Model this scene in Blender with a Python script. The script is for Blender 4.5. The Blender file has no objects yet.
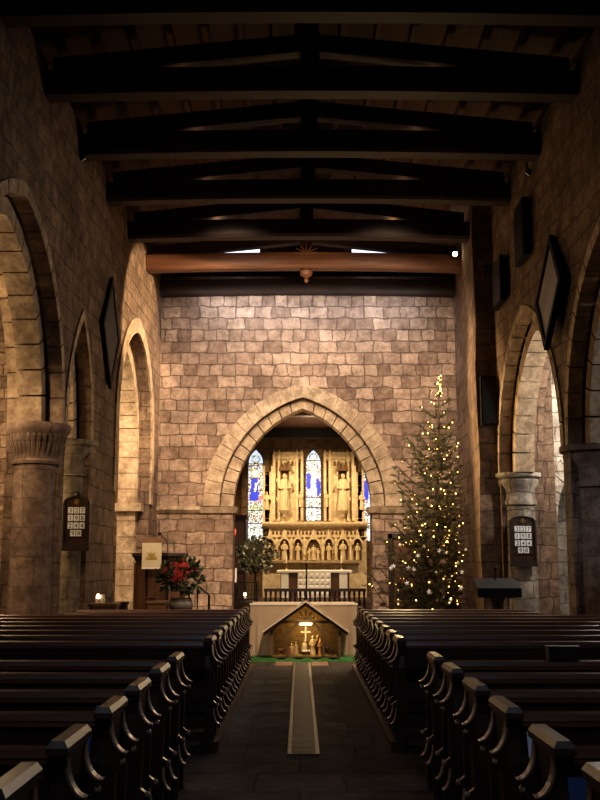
import bpy, math, random
from mathutils import Vector, Matrix, Euler
R = random.Random(7)
PI = math.pi
scene = bpy.context.scene
COL = scene.collection

# ------------------------------------------------------------------ camera geometry (used for measuring real positions)
CAMH = 1.61
TH = math.atan(.162)
CT, ST = math.cos(TH), math.sin(TH)
def ray(x, y):
    u, v = x - 300, 400 - y
    return (u, -v*ST + 1000*CT, v*CT + 1000*ST)
def P(x, y, Y):
    r = ray(x, y); k = Y/r[1]
    return Vector((r[0]*k, Y, CAMH + r[2]*k))

# ------------------------------------------------------------------ materials
def nt(name):
    m = bpy.data.materials.new(name); m.use_nodes = True
    t = m.node_tree; b = t.nodes['Principled BSDF']
    return m, t, b
def N(t, kind, **kw):
    n = t.nodes.new(kind)
    for k, v in kw.items():
        if k.startswith('i_'):
            n.inputs[k[2:].replace('_', ' ')].default_value = v
        else: setattr(n, k, v)
    return n
def c4(c): return (c[0], c[1], c[2], 1)
def ramp(t, fac, stops):
    r = N(t, 'ShaderNodeValToRGB')
    e = r.color_ramp.elements
    e[0].position, e[0].color = stops[0][0], c4(stops[0][1])
    e[1].position, e[1].color = stops[-1][0], c4(stops[-1][1])
    for p, c in stops[1:-1]:
        x = e.new(p); x.color = c4(c)
    t.links.new(fac, r.inputs['Fac'])
    return r.outputs['Color']
def mix(t, a, b, fac, mode='MIX'):
    m = N(t, 'ShaderNodeMix', data_type='RGBA', blend_type=mode)
    for s, v in ((m.inputs['Factor'], fac), (m.inputs['A'], a), (m.inputs['B'], b)):
        if hasattr(v, 'node'): t.links.new(v, s)
        else: s.default_value = v
    return m.outputs['Result']
def plain(name, col, rough=.6, metal=0, emit=0, ecol=None, var=.15, scale=8, spec=.5):
    m, t, b = nt(name)
    tc = N(t, 'ShaderNodeTexCoord'); nz = N(t, 'ShaderNodeTexNoise', i_Scale=scale, i_Detail=4.0)
    t.links.new(tc.outputs['Object'], nz.inputs['Vector'])
    cr = ramp(t, nz.outputs['Fac'], [(.3, [x*(1-var) for x in col]), (.7, [min(1, x*(1+var)) for x in col])])
    t.links.new(cr, b.inputs['Base Color'])
    b.inputs['Roughness'].default_value = rough; b.inputs['Metallic'].default_value = metal
    b.inputs['Specular IOR Level'].default_value = spec
    if emit:
        b.inputs['Emission Color'].default_value = c4(ecol or col); b.inputs['Emission Strength'].default_value = emit
    return m
def stone(name, c1, c2, mortar, bw=.5, rh=.32, msize=.02, distort=.05, bump=.6, stain=.5, offset=.5):
    m, t, b = nt(name)
    uv = N(t, 'ShaderNodeUVMap'); uv.uv_map = 'UVMap'
    tc = N(t, 'ShaderNodeTexCoord')
    dn = N(t, 'ShaderNodeTexNoise', i_Scale=3.2, i_Detail=2.0)
    t.links.new(uv.outputs['UV'], dn.inputs['Vector'])
    sub = N(t, 'ShaderNodeVectorMath', operation='SUBTRACT'); sub.inputs[1].default_value = (.5, .5, .5)
    t.links.new(dn.outputs['Color'], sub.inputs[0])
    sc = N(t, 'ShaderNodeVectorMath', operation='SCALE'); sc.inputs['Scale'].default_value = distort*2
    t.links.new(sub.outputs[0], sc.inputs[0])
    ad = N(t, 'ShaderNodeVectorMath', operation='ADD')
    t.links.new(uv.outputs['UV'], ad.inputs[0]); t.links.new(sc.outputs[0], ad.inputs[1])
    br = N(t, 'ShaderNodeTexBrick', offset=offset, squash=.7, squash_frequency=3)
    br.inputs['Scale'].default_value = 1; br.inputs['Brick Width'].default_value = bw; br.inputs['Row Height'].default_value = rh
    br.inputs['Mortar Size'].default_value = msize; br.inputs['Mortar Smooth'].default_value = .4; br.inputs['Bias'].default_value = 0
    br.inputs['Color1'].default_value = c4(c1); br.inputs['Color2'].default_value = c4(c2); br.inputs['Mortar'].default_value = c4(mortar)
    t.links.new(ad.outputs[0], br.inputs['Vector'])
    big = N(t, 'ShaderNodeTexNoise', i_Scale=.9, i_Detail=5.0, i_Roughness=.65)
    t.links.new(tc.outputs['Object'], big.inputs['Vector'])
    fine = N(t, 'ShaderNodeTexNoise', i_Scale=14.0, i_Detail=6.0, i_Roughness=.7)
    t.links.new(tc.outputs['Object'], fine.inputs['Vector'])
    s1 = ramp(t, big.outputs['Fac'], [(.32, (1-stain*.75,)*3), (.62, (1.0, 1.0, 1.0))])
    s2 = ramp(t, fine.outputs['Fac'], [(.3, (.55, .52, .5)), (.68, (1.12, 1.1, 1.08))])
    mid = N(t, 'ShaderNodeTexNoise', i_Scale=4.5, i_Detail=3.0, i_Roughness=.6)
    t.links.new(tc.outputs['Object'], mid.inputs['Vector'])
    s3 = ramp(t, mid.outputs['Fac'], [(.35, (.62, .6, .58)), (.65, (1.1, 1.1, 1.1))])
    c = mix(t, br.outputs['Color'], s3, 1.0, 'MULTIPLY'); c = mix(t, c, s1, 1.0, 'MULTIPLY'); c = mix(t, c, s2, .85, 'MULTIPLY')
    t.links.new(c, b.inputs['Base Color'])
    b.inputs['Roughness'].default_value = .88; b.inputs['Specular IOR Level'].default_value = .25
    inv = N(t, 'ShaderNodeMath', operation='MULTIPLY_ADD'); inv.inputs[1].default_value = -1.0; inv.inputs[2].default_value = 1
    t.links.new(br.outputs['Fac'], inv.inputs[0])
    hs = N(t, 'ShaderNodeMath', operation='MULTIPLY_ADD'); hs.inputs[1].default_value = .55
    t.links.new(fine.outputs['Fac'], hs.inputs[0]); t.links.new(inv.outputs[0], hs.inputs[2])
    bp = N(t, 'ShaderNodeBump'); bp.inputs['Strength'].default_value = bump; bp.inputs['Distance'].default_value = .045
    t.links.new(hs.outputs[0], bp.inputs['Height']); t.links.new(bp.outputs[0], b.inputs['Normal'])
    return m
def wood(name, c1, c2, rough=.4, axis=0, scale=3, spec=.5, coat=0):
    m, t, b = nt(name)
    tc = N(t, 'ShaderNodeTexCoord'); mp = N(t, 'ShaderNodeMapping')
    s = [scale*6]*3; s[axis] = scale*.35
    mp.inputs['Scale'].default_value = s
    t.links.new(tc.outputs['Object'], mp.inputs['Vector'])
    nz = N(t, 'ShaderNodeTexNoise', i_Scale=1.0, i_Detail=5.0, i_Roughness=.6, i_Distortion=.6)
    t.links.new(mp.outputs[0], nz.inputs['Vector'])
    t.links.new(ramp(t, nz.outputs['Fac'], [(.3, c1), (.7, c2)]), b.inputs['Base Color'])
    b.inputs['Roughness'].default_value = rough; b.inputs['Specular IOR Level'].default_value = spec
    b.inputs['Coat Weight'].default_value = coat; b.inputs['Coat Roughness'].default_value = .25
    bp = N(t, 'ShaderNodeBump'); bp.inputs['Strength'].default_value = .15; bp.inputs['Distance'].default_value = .01
    t.links.new(nz.outputs['Fac'], bp.inputs['Height']); t.links.new(bp.outputs[0], b.inputs['Normal'])
    return m
def emis(name, col, s):
    m, t, b = nt(name)
    b.inputs['Base Color'].default_value = c4([x*.5 for x in col]); b.inputs['Emission Color'].default_value = c4(col)
    b.inputs['Emission Strength'].default_value = s; b.inputs['Roughness'].default_value = .3
    return m

M = {}
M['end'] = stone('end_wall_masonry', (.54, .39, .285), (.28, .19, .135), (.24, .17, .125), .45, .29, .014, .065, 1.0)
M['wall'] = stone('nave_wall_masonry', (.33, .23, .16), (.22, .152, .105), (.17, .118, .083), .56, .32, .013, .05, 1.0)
M['aisle'] = stone('aisle_wall_masonry', (.46, .38, .27), (.36, .29, .2), (.3, .24, .17), .6, .34, .014, .05, .5)
M['grey'] = stone('right_aisle_masonry', (.40, .355, .30), (.30, .265, .225), (.2, .175, .15), .5, .32, .014, .07, .7)
M['pillar'] = stone('pillar_ashlar', (.34, .245, .185), (.26, .185, .14), (.2, .155, .12), .62, .42, .01, .02, .35, .45)
M['arch'] = stone('arch_ashlar', (.54, .41, .28), (.46, .345, .23), (.2, .15, .105), 30, 30, .0, .02, .4, .4)
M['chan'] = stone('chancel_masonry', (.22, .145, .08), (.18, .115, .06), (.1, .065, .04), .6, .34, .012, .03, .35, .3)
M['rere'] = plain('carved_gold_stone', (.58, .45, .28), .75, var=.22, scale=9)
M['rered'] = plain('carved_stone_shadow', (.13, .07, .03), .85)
M['stat'] = plain('statue_stone', (.56, .44, .27), .75, var=.15, scale=14)
M['floor'] = stone('floor_flagstones', (.115, .088, .074), (.08, .062, .053), (.035, .028, .025), .95, .62, .012, .02, .25, .4)
M['cfloor'] = plain('chancel_floor_tiles', (.14, .09, .06), .5)
M['rtile'] = plain('reddish_floor_tiles', (.25, .14, .1), .6, var=.2)
M['pew'] = wood('dark_pew_oak', (.026, .0105, .0065), (.062, .026, .015), .38, 0, 3)
M['pewend'] = wood('dark_bench_end_oak', (.026, .011, .007), (.062, .027, .016), .36, 2, 3)
M['pewrail'] = wood('lit_pew_rail_oak', (.10, .042, .023), (.17, .075, .042), .36, 0, 3)  # lighter than pew oak; light on the top rails put into the colour
M['cap'] = wood('lighter_bench_cap_oak', (.04, .019, .012), (.10, .052, .034), .38, 1, 4)  # slightly lighter oak for bench caps and kerbs
M['mould'] = wood('highlight_oak', (.22, .14, .105), (.36, .25, .19), .34, 2, 4)  # paler bench oak; light caught by the curved sweeps put into the colour
M['roof'] = wood('roof_boards', (.05, .02, .011), (.10, .042, .022), .7, 1, 2)
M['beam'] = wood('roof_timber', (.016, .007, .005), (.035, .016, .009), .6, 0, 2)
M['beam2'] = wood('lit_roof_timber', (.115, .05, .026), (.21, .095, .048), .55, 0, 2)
M['oak'] = wood('brown_oak', (.07, .032, .016), (.15, .072, .036), .45, 2, 3)
M['oakl'] = wood('pale_oak', (.2, .11, .055), (.34, .2, .105), .5, 0, 3)
M['darkoak'] = wood('near_black_oak', (.017, .009, .006), (.04, .02, .013), .45, 2, 3)
M['black'] = plain('black_paint', (.009, .008, .009), .7, spec=.2)
M['iron'] = plain('black_iron', (.02, .018, .017), .45, .6)
M['brass'] = plain('brass', (.6, .42, .16), .3, 1)
M['cream'] = plain('cream_cloth', (.70, .60, .43), .9, var=.06, scale=3)
M['alcl'] = plain('altar_cloth', (.50, .40, .29), .9, var=.06, scale=3)
M['white'] = plain('white_linen', (.85, .80, .72), .85, var=.04)
M['gold'] = plain('gold_thread', (.55, .38, .09), .5, .3)
M['green'] = plain('green_baize', (.035, .13, .03), .95, var=.4, scale=40)
M['stwood'] = wood('stable_timber', (.12, .075, .035), (.22, .14, .07), .7, 0, 8)
M['stwd2'] = wood('stable_lit_timber', (.8, .7, .58), (.9, .82, .7), .7, 0, 8)  # paler stable timber; light on the front edges put into the colour
M['straw'] = plain('straw', (.5, .36, .12), .9, var=.4, scale=60)
M['hess'] = plain('stable_backing', (.2, .125, .05), .9, var=.35, scale=20)
M['grate'] = plain('iron_grating', (.10, .085, .075), .55, .3)
M['gratee'] = plain('worn_brass_edge', (.15, .115, .085), .5, .3)
M['needle'] = plain('fir_needles', (.075, .072, .032), .7, var=.5, scale=3)
M['bark'] = plain('fir_bark', (.11, .07, .04), .9)
M['leafd'] = plain('dark_leaves', (.06, .085, .04), .6, var=.4)
M['leafg'] = plain('dusty_leaves', (.10, .11, .06), .6, var=.5)
M['leafr'] = plain('red_bracts', (.36, .018, .022), .6, var=.3)
M['leafw'] = plain('white_petals', (.6, .55, .45), .7)
M['pot'] = plain('grey_pot', (.16, .14, .13), .5)
M['tin'] = plain('dark_pot', (.05, .04, .04), .5)
M['hatp'] = plain('hatchment_canvas', (.30, .26, .25), .55, var=.15, scale=2)
M['hatd'] = plain('dark_hatchment_canvas', (.04, .034, .03), .6, var=.2, scale=3)
M['card'] = plain('number_card', (.82, .8, .78), .6, var=.02)
M['ink'] = plain('black_ink', (.01, .01, .01), .6)
M['blue'] = plain('blue_book_cloth', (.05, .10, .25), .5)
M['paper'] = plain('paper', (.6, .62, .66), .7, var=.03)
M['pink'] = plain('pink_cloth', (.6, .1, .15), .8)
M['bulb'] = emis('fairy_bulb', (1, .58, .17), 6)
M['starw'] = emis('pale_star', (1, .86, .74), .28)
M['lamp'] = emis('lamp_lens', (1, .78, .5), 60)
M['tube'] = emis('strip_lamp', (1, .9, .6), 14)
M['flame'] = emis('candle_flame', (1, .6, .3), 14)
M['sky'] = emis('skylight_glass', (.78, .86, 1), 1.5)
M['redl'] = emis('red_glass_lamp', (1, .12, .05), 1.2)
for k, c, s in (('g0', (.86, .88, .95), 1.1), ('g1', (.62, .74, .95), .9), ('g2', (.92, .78, .35), .75), ('g3', (.30, .42, .30), .5),
                ('g4', (.05, .07, .6), 1.0), ('g5', (.7, .2, .13), .6), ('g6', (.2, .17, .17), .35), ('g7', (.55, .65, .8), .9)):
    M[k] = emis('stained_glass_' + {'g0': 'white', 'g1': 'pale_blue', 'g2': 'yellow', 'g3': 'green', 'g4': 'deep_blue', 'g5': 'red', 'g6': 'dark', 'g7': 'grey_blue'}[k], c, s)
M['lead'] = plain('lead_came', (.02, .02, .022), .5)

# ------------------------------------------------------------------ mesh builder
class MB:
    def __init__(s): s.v = []; s.f = []; s.mi = []; s.m = 0
    def add(s, vs, fs):
        o = len(s.v); s.v += [tuple(v) for v in vs]
        for f in fs: s.f.append([i+o for i in f]); s.mi.append(s.m)
        return s
    def hexa(s, p):   # 8 pts: bottom 4 ccw, top 4
        return s.add(p, [(3,2,1,0),(4,5,6,7),(0,1,5,4),(1,2,6,5),(2,3,7,6),(3,0,4,7)])
    def box(s, x0, x1, y0, y1, z0, z1):
        return s.hexa([(x0,y0,z0),(x1,y0,z0),(x1,y1,z0),(x0,y1,z0),(x0,y0,z1),(x1,y0,z1),(x1,y1,z1),(x0,y1,z1)])
    def bbox(s, x0, x1, y0, y1, z0, z1, b=.01):   # chamfered along top edge outline
        s.box(x0, x1, y0, y1, z0, z1-b)
        return s.hexa([(x0,y0,z1-b),(x1,y0,z1-b),(x1,y1,z1-b),(x0,y1,z1-b),(x0+b,y0+b,z1),(x1-b,y0+b,z1),(x1-b,y1-b,z1),(x0+b,y1-b,z1)])
    def prism(s, poly, axis, a, b):   # poly in the two other axes (order xyz), extruded along axis from a to b
        n = len(poly)
        def mk(p, t):
            q = list(p); q.insert(axis, t); return q
        vs = [mk(p, a) for p in poly] + [mk(p, b) for p in poly]
        fs = [tuple(range(n)), tuple(range(2*n-1, n-1, -1))] + [(i, i+n, (i+1) % n+n, (i+1) % n) for i in range(n)]
        return s.add(vs, fs)
    def lathe(s, prof, c=(0,0,0), n=16, a0=0, a1=2*PI, sx=1, sy=1):
        full = abs(a1-a0-2*PI) < 1e-6; k = n if full else n+1
        vs = []
        for r, z in prof:
            for i in range(k):
                a = a0+(a1-a0)*i/n
                vs.append((c[0]+r*sx*math.cos(a), c[1]+r*sy*math.sin(a), c[2]+z))
        fs = []
        for j in range(len(prof)-1):
            for i in range(n):
                i2 = (i+1) % k
                fs.append((j*k+i, j*k+i2, (j+1)*k+i2, (j+1)*k+i))
        if full:
            fs.append(tuple(range(k-1, -1, -1))); fs.append(tuple(range((len(prof)-1)*k, len(prof)*k)))
        return s.add(vs, fs)
    def tube(s, pts, r, n=8):
        pts = [Vector(p) for p in pts]; rs = r if isinstance(r, (list, tuple)) else [r]*len(pts)
        vs = []
        for i, p in enumerate(pts):
            d = (pts[min(i+1, len(pts)-1)]-pts[max(i-1, 0)]).normalized()
            u = d.cross(Vector((0, 0, 1)))
            if u.length < 1e-3: u = d.cross(Vector((1, 0, 0)))
            u.normalize(); w = u.cross(d)
            for k in range(n):
                a = 2*PI*k/n; vs.append(p+(u*math.cos(a)+w*math.sin(a))*rs[i])
        fs = [(j*n+i, j*n+(i+1) % n, (j+1)*n+(i+1) % n, (j+1)*n+i) for j in range(len(pts)-1) for i in range(n)]
        fs += [tuple(range(n-1, -1, -1)), tuple(range((len(pts)-1)*n, len(pts)*n))]
        return s.add(vs, fs)
    def ball(s, c, r, n=8, sq=(1,1,1)):
        prof = [(max(1e-4, r*math.sin(PI*i/n)), -r*math.cos(PI*i/n)) for i in range(n+1)]
        o = len(s.v); s.lathe(prof, (0,0,0), n)
        for i in range(o, len(s.v)):
            v = s.v[i]; s.v[i] = (c[0]+v[0]*sq[0], c[1]+v[1]*sq[1], c[2]+v[2]*sq[2])
        return s
    def beam(s, p, q, w, h):   # rectangular bar p->q
        p, q = Vector(p), Vector(q); d = (q-p).normalized()
        u = d.cross(Vector((0,0,1)))
        if u.length < 1e-3: u = Vector((1,0,0))
        u.normalize(); k = u.cross(d).normalized()
        c = lambda o, a, b: o+u*(a*w/2)+k*(b*h/2)
        return s.hexa([c(p,-1,-1),c(p,1,-1),c(q,1,-1),c(q,-1,-1),c(p,-1,1),c(p,1,1),c(q,1,1),c(q,-1,1)])
    def xf(s, mat):
        s.v = [tuple(mat @ Vector(v)) for v in s.v]; return s
    def build(s, name, mats, parent=None, smooth=False, at=None, rz=0):
        me = bpy.data.meshes.new(name)
        me.from_pydata(s.v, [], s.f); me.validate(); 
        import bmesh
        bm = bmesh.new(); bm.from_mesh(me); bmesh.ops.recalc_face_normals(bm, faces=bm.faces[:]); bm.to_mesh(me); bm.free()
        for m in (mats if isinstance(mats, list) else [mats]): me.materials.append(m)
        if len(s.mi) == len(me.polygons):
            for p, i in zip(me.polygons, s.mi): p.material_index = i
        uvl = me.uv_layers.new(name='UVMap').data
        for p in me.polygons:
            n = p.normal; a = max(range(3), key=lambda i: abs(n[i]))
            for li in p.loop_indices:
                co = me.vertices[me.loops[li].vertex_index].co
                uvl[li].uv = (co[1], co[2]) if a == 0 else (co[0], co[2]) if a == 1 else (co[0], co[1])
            p.use_smooth = smooth
        o = bpy.data.objects.new(name, me); COL.objects.link(o)
        if parent: o.parent = parent
        if at: o.location = at
        if rz: o.rotation_euler.z = rz
        if smooth:
            try: me.set_sharp_from_angle(angle=math.radians(40))
            except Exception: pass
        return o
def cyl_uv(o, cx, cy, r):   # wrap masonry round a pillar
    me = o.data; uvl = me.uv_layers['UVMap'].data
    for p in me.polygons:
        c = p.center; a0 = math.atan2(c.y-cy, c.x-cx)
        for li in p.loop_indices:
            co = me.vertices[me.loops[li].vertex_index].co
            a = math.atan2(co.y-cy, co.x-cx)
            while a-a0 > PI: a -= 2*PI
            while a-a0 < -PI: a += 2*PI
            uvl[li].uv = (a*r, co.z)
def tag(o, label=None, cat=None, group=None, kind=None):
    if label: o['label'] = label
    if cat: o['category'] = cat
    if group: o['group'] = group
    if kind: o['kind'] = kind
    return o
def thing(name, label, cat, loc=(0,0,0), rz=0, group=None, kind=None):
    o = bpy.data.objects.new(name, None); COL.objects.link(o)
    o.location = loc; o.rotation_euler.z = rz; o.empty_display_size = .1
    return tag(o, label, cat, group, kind)
def struct(o): o['kind'] = 'structure'; return o
def dup(root, loc, rz=0, label=None, group=None):
    r = root.copy(); COL.objects.link(r); r.location = loc; r.rotation_euler = (0, 0, rz)
    if label: r['label'] = label
    if group: r['group'] = group
    for ch in list(root.children):
        c = ch.copy(); COL.objects.link(c); c.parent = r
        for g in ch.children:
            d = g.copy(); COL.objects.link(d); d.parent = c
    return r

# ------------------------------------------------------------------ arches and walls
def pcurve(a, rise, n):   # pointed arch, from -a to +a
    r = (a*a+rise*rise)/(2*a); cx = a-r
    t1 = math.atan2(rise, -cx) if True else 0
    right = [(cx+r*math.cos(t1*i/n), r*math.sin(t1*i/n)) for i in range(n+1)]
    return [(-x, z) for x, z in right] + [(x, z) for x, z in right[::-1]][1:]
def arch_wall(name, p0, p1, thick, ztop, openings, mat, zb=0):
    """wall from p0 to p1 (xy); thickness to the left of the direction if thick>0; openings (centre s, jamb half, arch half, spring, rise)"""
    p0, p1 = Vector(p0), Vector(p1); L = (p1-p0).length; d = (p1-p0)/L; nn = Vector((-d.y, d.x))*thick
    low = [(0, zb)]
    for c, j, a, sp, ri in sorted(openings):
        low += [(c-a, zb), (c-a, sp)]
        low += [(c+x, sp+z) for x, z in pcurve(a, ri, 14)]
        low += [(c+a, sp), (c+a, zb)]
    low.append((L, zb))
    b = MB()
    def w(s, z, k): q = p0+d*s+nn*k; return (q.x, q.y, z)
    for (s0, z0), (s1, z1) in zip(low, low[1:]):
        if abs(s1-s0) > 1e-5:
            seg = max(1, int((s1-s0)/1.0))
            for i in range(seg):
                a0, a1 = s0+(s1-s0)*i/seg, s0+(s1-s0)*(i+1)/seg
                b0, b1 = z0+(z1-z0)*i/seg, z0+(z1-z0)*(i+1)/seg
                for k in (0, 1):
                    b.add([w(a0, b0, k), w(a1, b1, k), w(a1, ztop, k), w(a0, ztop, k)], [(0,1,2,3)])
                b.add([w(a0, ztop, 0), w(a1, ztop, 0), w(a1, ztop, 1), w(a0, ztop, 1)], [(0,1,2,3)])
        if abs(s1-s0)+abs(z1-z0) > 1e-5:
            b.add([w(s0, z0, 0), w(s1, z1, 0), w(s1, z1, 1), w(s0, z0, 1)], [(0,1,2,3)])
    for c, j, a, sp, ri in openings:
        if a-j > .05:
            for u, v in ((c-a, c-j), (c+j, c+a)):
                b.hexa([w(u, zb, 0), w(v, zb, 0), w(v, zb, 1), w(u, zb, 1), w(u, sp, 0), w(v, sp, 0), w(v, sp, 1), w(u, sp, 1)])
    for s in (0, L): b.add([w(s, zb, 0), w(s, ztop, 0), w(s, ztop, 1), w(s, zb, 1)], [(0,1,2,3)])
    return b.build(name, mat)
def ring(b, p0, d, nrm, c, sp, a0, r0, a1, r1, t0, t1, nb=9, gap=.07, leg=0):
    """voussoir ring between two pointed curves, thickness t0..t1 along nrm; leg: blocks continuing down from springing"""
    p0, d, nrm = Vector(p0), Vector(d), Vector(nrm); k = 4
    def w(x, z, t): q = p0+d*(c+x)+nrm*t; return (q.x, q.y, sp+z)
    for side in (-1, 1):
        def pt(a, r, f):
            rad = (a*a+r*r)/(2*a); cx = a-rad; t = math.atan2(r, -cx)*f
            return side*(cx+rad*math.cos(t)), rad*math.sin(t)
        for i in range(nb):
            f0, f1 = (i+gap*.5)/nb, (i+1-gap*.5)/nb
            if i == nb-1: f1 = 1
            if i == 0: f0 = 0
            vs = []
            for j in range(k+1):
                f = f0+(f1-f0)*j/k
                q0, q1 = pt(a0, r0, f), pt(a1, r1, f)
                vs += [w(*q0, t0), w(*q1, t0), w(*q1, t1), w(*q0, t1)]
            fs = [(0,1,2,3), (4*k+3, 4*k+2, 4*k+1, 4*k)]
            for j in range(k):
                for e in range(4): fs.append((4*j+e, 4*j+(e+1) % 4, 4*j+4+(e+1) % 4, 4*j+4+e))
            b.add(vs, fs)
        if leg:
            n = max(1, int(leg/.35))
            for i in range(n):
                z0, z1 = -leg*i/n-.006, -leg*(i+1)/n+.006
                x0, x1 = side*a0, side*a1
                vs = [w(x0, z1, t0), w(x1, z1, t0), w(x1, z1, t1), w(x0, z1, t1), w(x0, z0, t0), w(x1, z0, t0), w(x1, z0, t1), w(x0, z0, t1)]
                b.hexa(vs)
    return b

ZT = 8.05; D = 24.0; SP = 2.93
def LX(y): return -3.60+(y-11.15)*.0145
def RX(y): return 3.92-(y-12.1)*.020
# floor
struct(MB().box(-9, 9, -1.5, 36, -.3, 0).build('floor', M['floor']))
struct(MB().box(-2.45, 3.25, 24.05, 36, .002, .16).build('floor_chancel', M['cfloor']))
struct(MB().box(-2.45, 3.25, 29.6, 36, .16, .46).build('floor_sanctuary', M['cfloor']))

# left wall with arcade
y0 = -1.5
dl = Vector((LX(D)-LX(y0), D-y0)); LL = dl.length; dl /= LL
def ls(y): return (y-y0)/dl.y
SPL = 3.63
archesL = [(7.6, 2.38, 2.75), (12.42, 2.38, 2.75), (15.83, .93, 1.95)]   # centre y, half, rise
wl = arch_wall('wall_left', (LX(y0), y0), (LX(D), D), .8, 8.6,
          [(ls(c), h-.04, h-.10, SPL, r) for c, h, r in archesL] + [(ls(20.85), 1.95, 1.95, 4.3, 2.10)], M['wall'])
struct(wl)
nl = Vector((-dl.y, dl.x))
PL = Vector((LX(y0), y0))
labsL = ['pointed stone arch rising from the carved-capital pillar towards the pews', 'narrow pointed stone arch between the carved-capital pillar and the plain-capital half pillar']
for (c, h, r), lab in zip(archesL[1:], labsL):
    t = thing('stone_arch', lab, 'arch', kind='structure')
    ring(MB(), PL, dl, nl, ls(c), SPL, h-.38, r-.34, h-.14, r-.10, .22, .58, 9 if h > 1.5 else 6).build('inner_order', M['arch'], t)
    ring(MB(), PL, dl, nl, ls(c), SPL, h-.12, r-.08, h+.04, r+.10, -.025, .18, 10 if h > 1.5 else 7).build('outer_order', M['arch'], t)
    ring(MB(), PL, dl, nl, ls(c), SPL, h-.12, r-.08, h-.05, r+.02, .62, .8, 10 if h > 1.5 else 7).build('outer_order', M['arch'], t)
t = thing('stone_arch', 'large warm-lit pointed arch behind the pulpit with moulded orders', 'arch', kind='structure')
ring(MB(), PL, dl, nl, ls(20.85), 4.3, 1.66, 1.80, 1.94, 2.09, .26, .66, 9, leg=4.28).build('inner_order', M['arch'], t)
for c_ in (-1, 1):
    y_ = 20.85+c_*1.80; x_ = LX(y_); MB().box(x_-.70, x_-.12, y_-.24, y_+.16 if c_ < 0 else y_+.14, SP-.2, SP-.02).build('impost', M['arch'], t)
ring(MB(), PL, dl, nl, ls(20.85), 4.3, 1.96, 2.11, 2.26, 2.44, -.04, .16, 11, .05, leg=1.4).build('outer_order', M['arch'], t)
# right wall with arcade (west part)
YR = 19.2
RL0 = Vector((RX(y0), y0)); RL1 = Vector((RX(YR), YR)); dr = (RL1-RL0).normalized(); nr = Vector((dr.y, -dr.x))
def rs(y): return (y-y0)/dr.y
archesR = [(7.6, 2.38, 2.75), (12.1, 2.3, 2.75), (16.75, 2.2, 2.6)]
SPR = 3.27
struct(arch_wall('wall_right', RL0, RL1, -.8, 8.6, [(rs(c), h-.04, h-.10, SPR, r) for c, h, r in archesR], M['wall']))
labsR = ['shadowed pointed stone arch over the dark pillar beside the diamond panel', 'pointed stone arch between the dark pillar and the half pillar bearing a hymn board']
for (c, h, r), lab in zip(archesR[1:], labsR):
    t = thing('stone_arch', lab, 'arch', kind='structure')
    ring(MB(), RL0, dr, nr, rs(c), SPR, h-.38, r-.34, h-.14, r-.10, .22, .58, 9).build('inner_order', M['arch'], t)
    ring(MB(), RL0, dr, nr, rs(c), SPR, h-.12, r-.08, h+.04, r+.10, -.025, .18, 10).build('outer_order', M['arch'], t)
# right wall, thicker leaning east part
b = MB(); ny, nz = 8, 10
def lean(y, z):
    f = (y-18.95)/(D-18.95); near = 3.40+.02*math.sin(z*2.2); far = 4.02-.19*max(0, (z-3)/5)
    return near+(far-near)*f
for i in range(ny):
    for j in range(nz):
        ya, yb = 18.95+(D-18.95)*i/ny, 18.95+(D-18.95)*(i+1)/ny
        za, zb_ = 8.75*j/nz, 8.75*(j+1)/nz
        b.add([(lean(ya,za),ya,za),(lean(yb,za),yb,za),(lean(yb,zb_),yb,zb_),(lean(ya,zb_),ya,zb_)], [(0,1,2,3)])
for j in range(nz):
    za, zb_ = 8.75*j/nz, 8.75*(j+1)/nz
    b.add([(lean(18.95,za),18.95,za),(3.80,18.95,za),(3.80,18.95,zb_),(lean(18.95,zb_),18.95,zb_)], [(0,1,2,3)])
b.box(3.80, 4.9, 19.2, D+.7, 0, 8.75)
b.add([(3.8,18.95,0),(3.8,19.25,0),(3.8,19.25,8.75),(3.8,18.95,8.75)], [(0,1,2,3)])
struct(b.build('wall_right_east', M['wall']))
# end wall with chancel arch
AC, SP = .06, 2.93
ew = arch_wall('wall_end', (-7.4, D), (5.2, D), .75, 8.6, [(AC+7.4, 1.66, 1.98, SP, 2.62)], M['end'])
struct(ew)
t = thing('chancel_arch', 'broad pointed stone arch opening into the glowing chancel', 'arch', kind='structure')
ex, en = Vector((1, 0)), Vector((0, 1))
ring(MB(), (-7.4, D), ex, en, AC+7.4, SP, 1.66, 2.38, 1.965, 2.61, .14, .62, 11).build('inner_order', M['arch'], t)
ring(MB(), (-7.4, D), ex, en, AC+7.4, SP, 1.99, 2.63, 2.37, 2.97, -.07, .1, 13, .04).build('outer_order', M['arch'], t)
b = MB()
for sx in (-1, 1):
    x0, x1 = sorted((AC+sx*1.58, AC+sx*2.45))
    b.hexa([(x0,D-.05,SP-.17),(x1,D-.05,SP-.17),(x1,D+.5,SP-.17),(x0,D+.5,SP-.17),(x0-.03,D-.12,SP-.02),(x1+.03,D-.12,SP-.02),(x1+.03,D+.55,SP-.02),(x0-.03,D+.55,SP-.02)])
b.build('impost', M['arch'], t)
def stringcourse(nm, x0, x1):
    z = SP
    struct(MB().prism([(D-.002, z-.20), (D-.05, z-.16), (D-.11, z-.09), (D-.11, z-.02), (D-.002, z)], 0, x0, x1).build(nm, M['arch']))
stringcourse('trim_1', -7.3, AC-2.45); stringcourse('trim_2', AC+2.45, 3.98)
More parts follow.
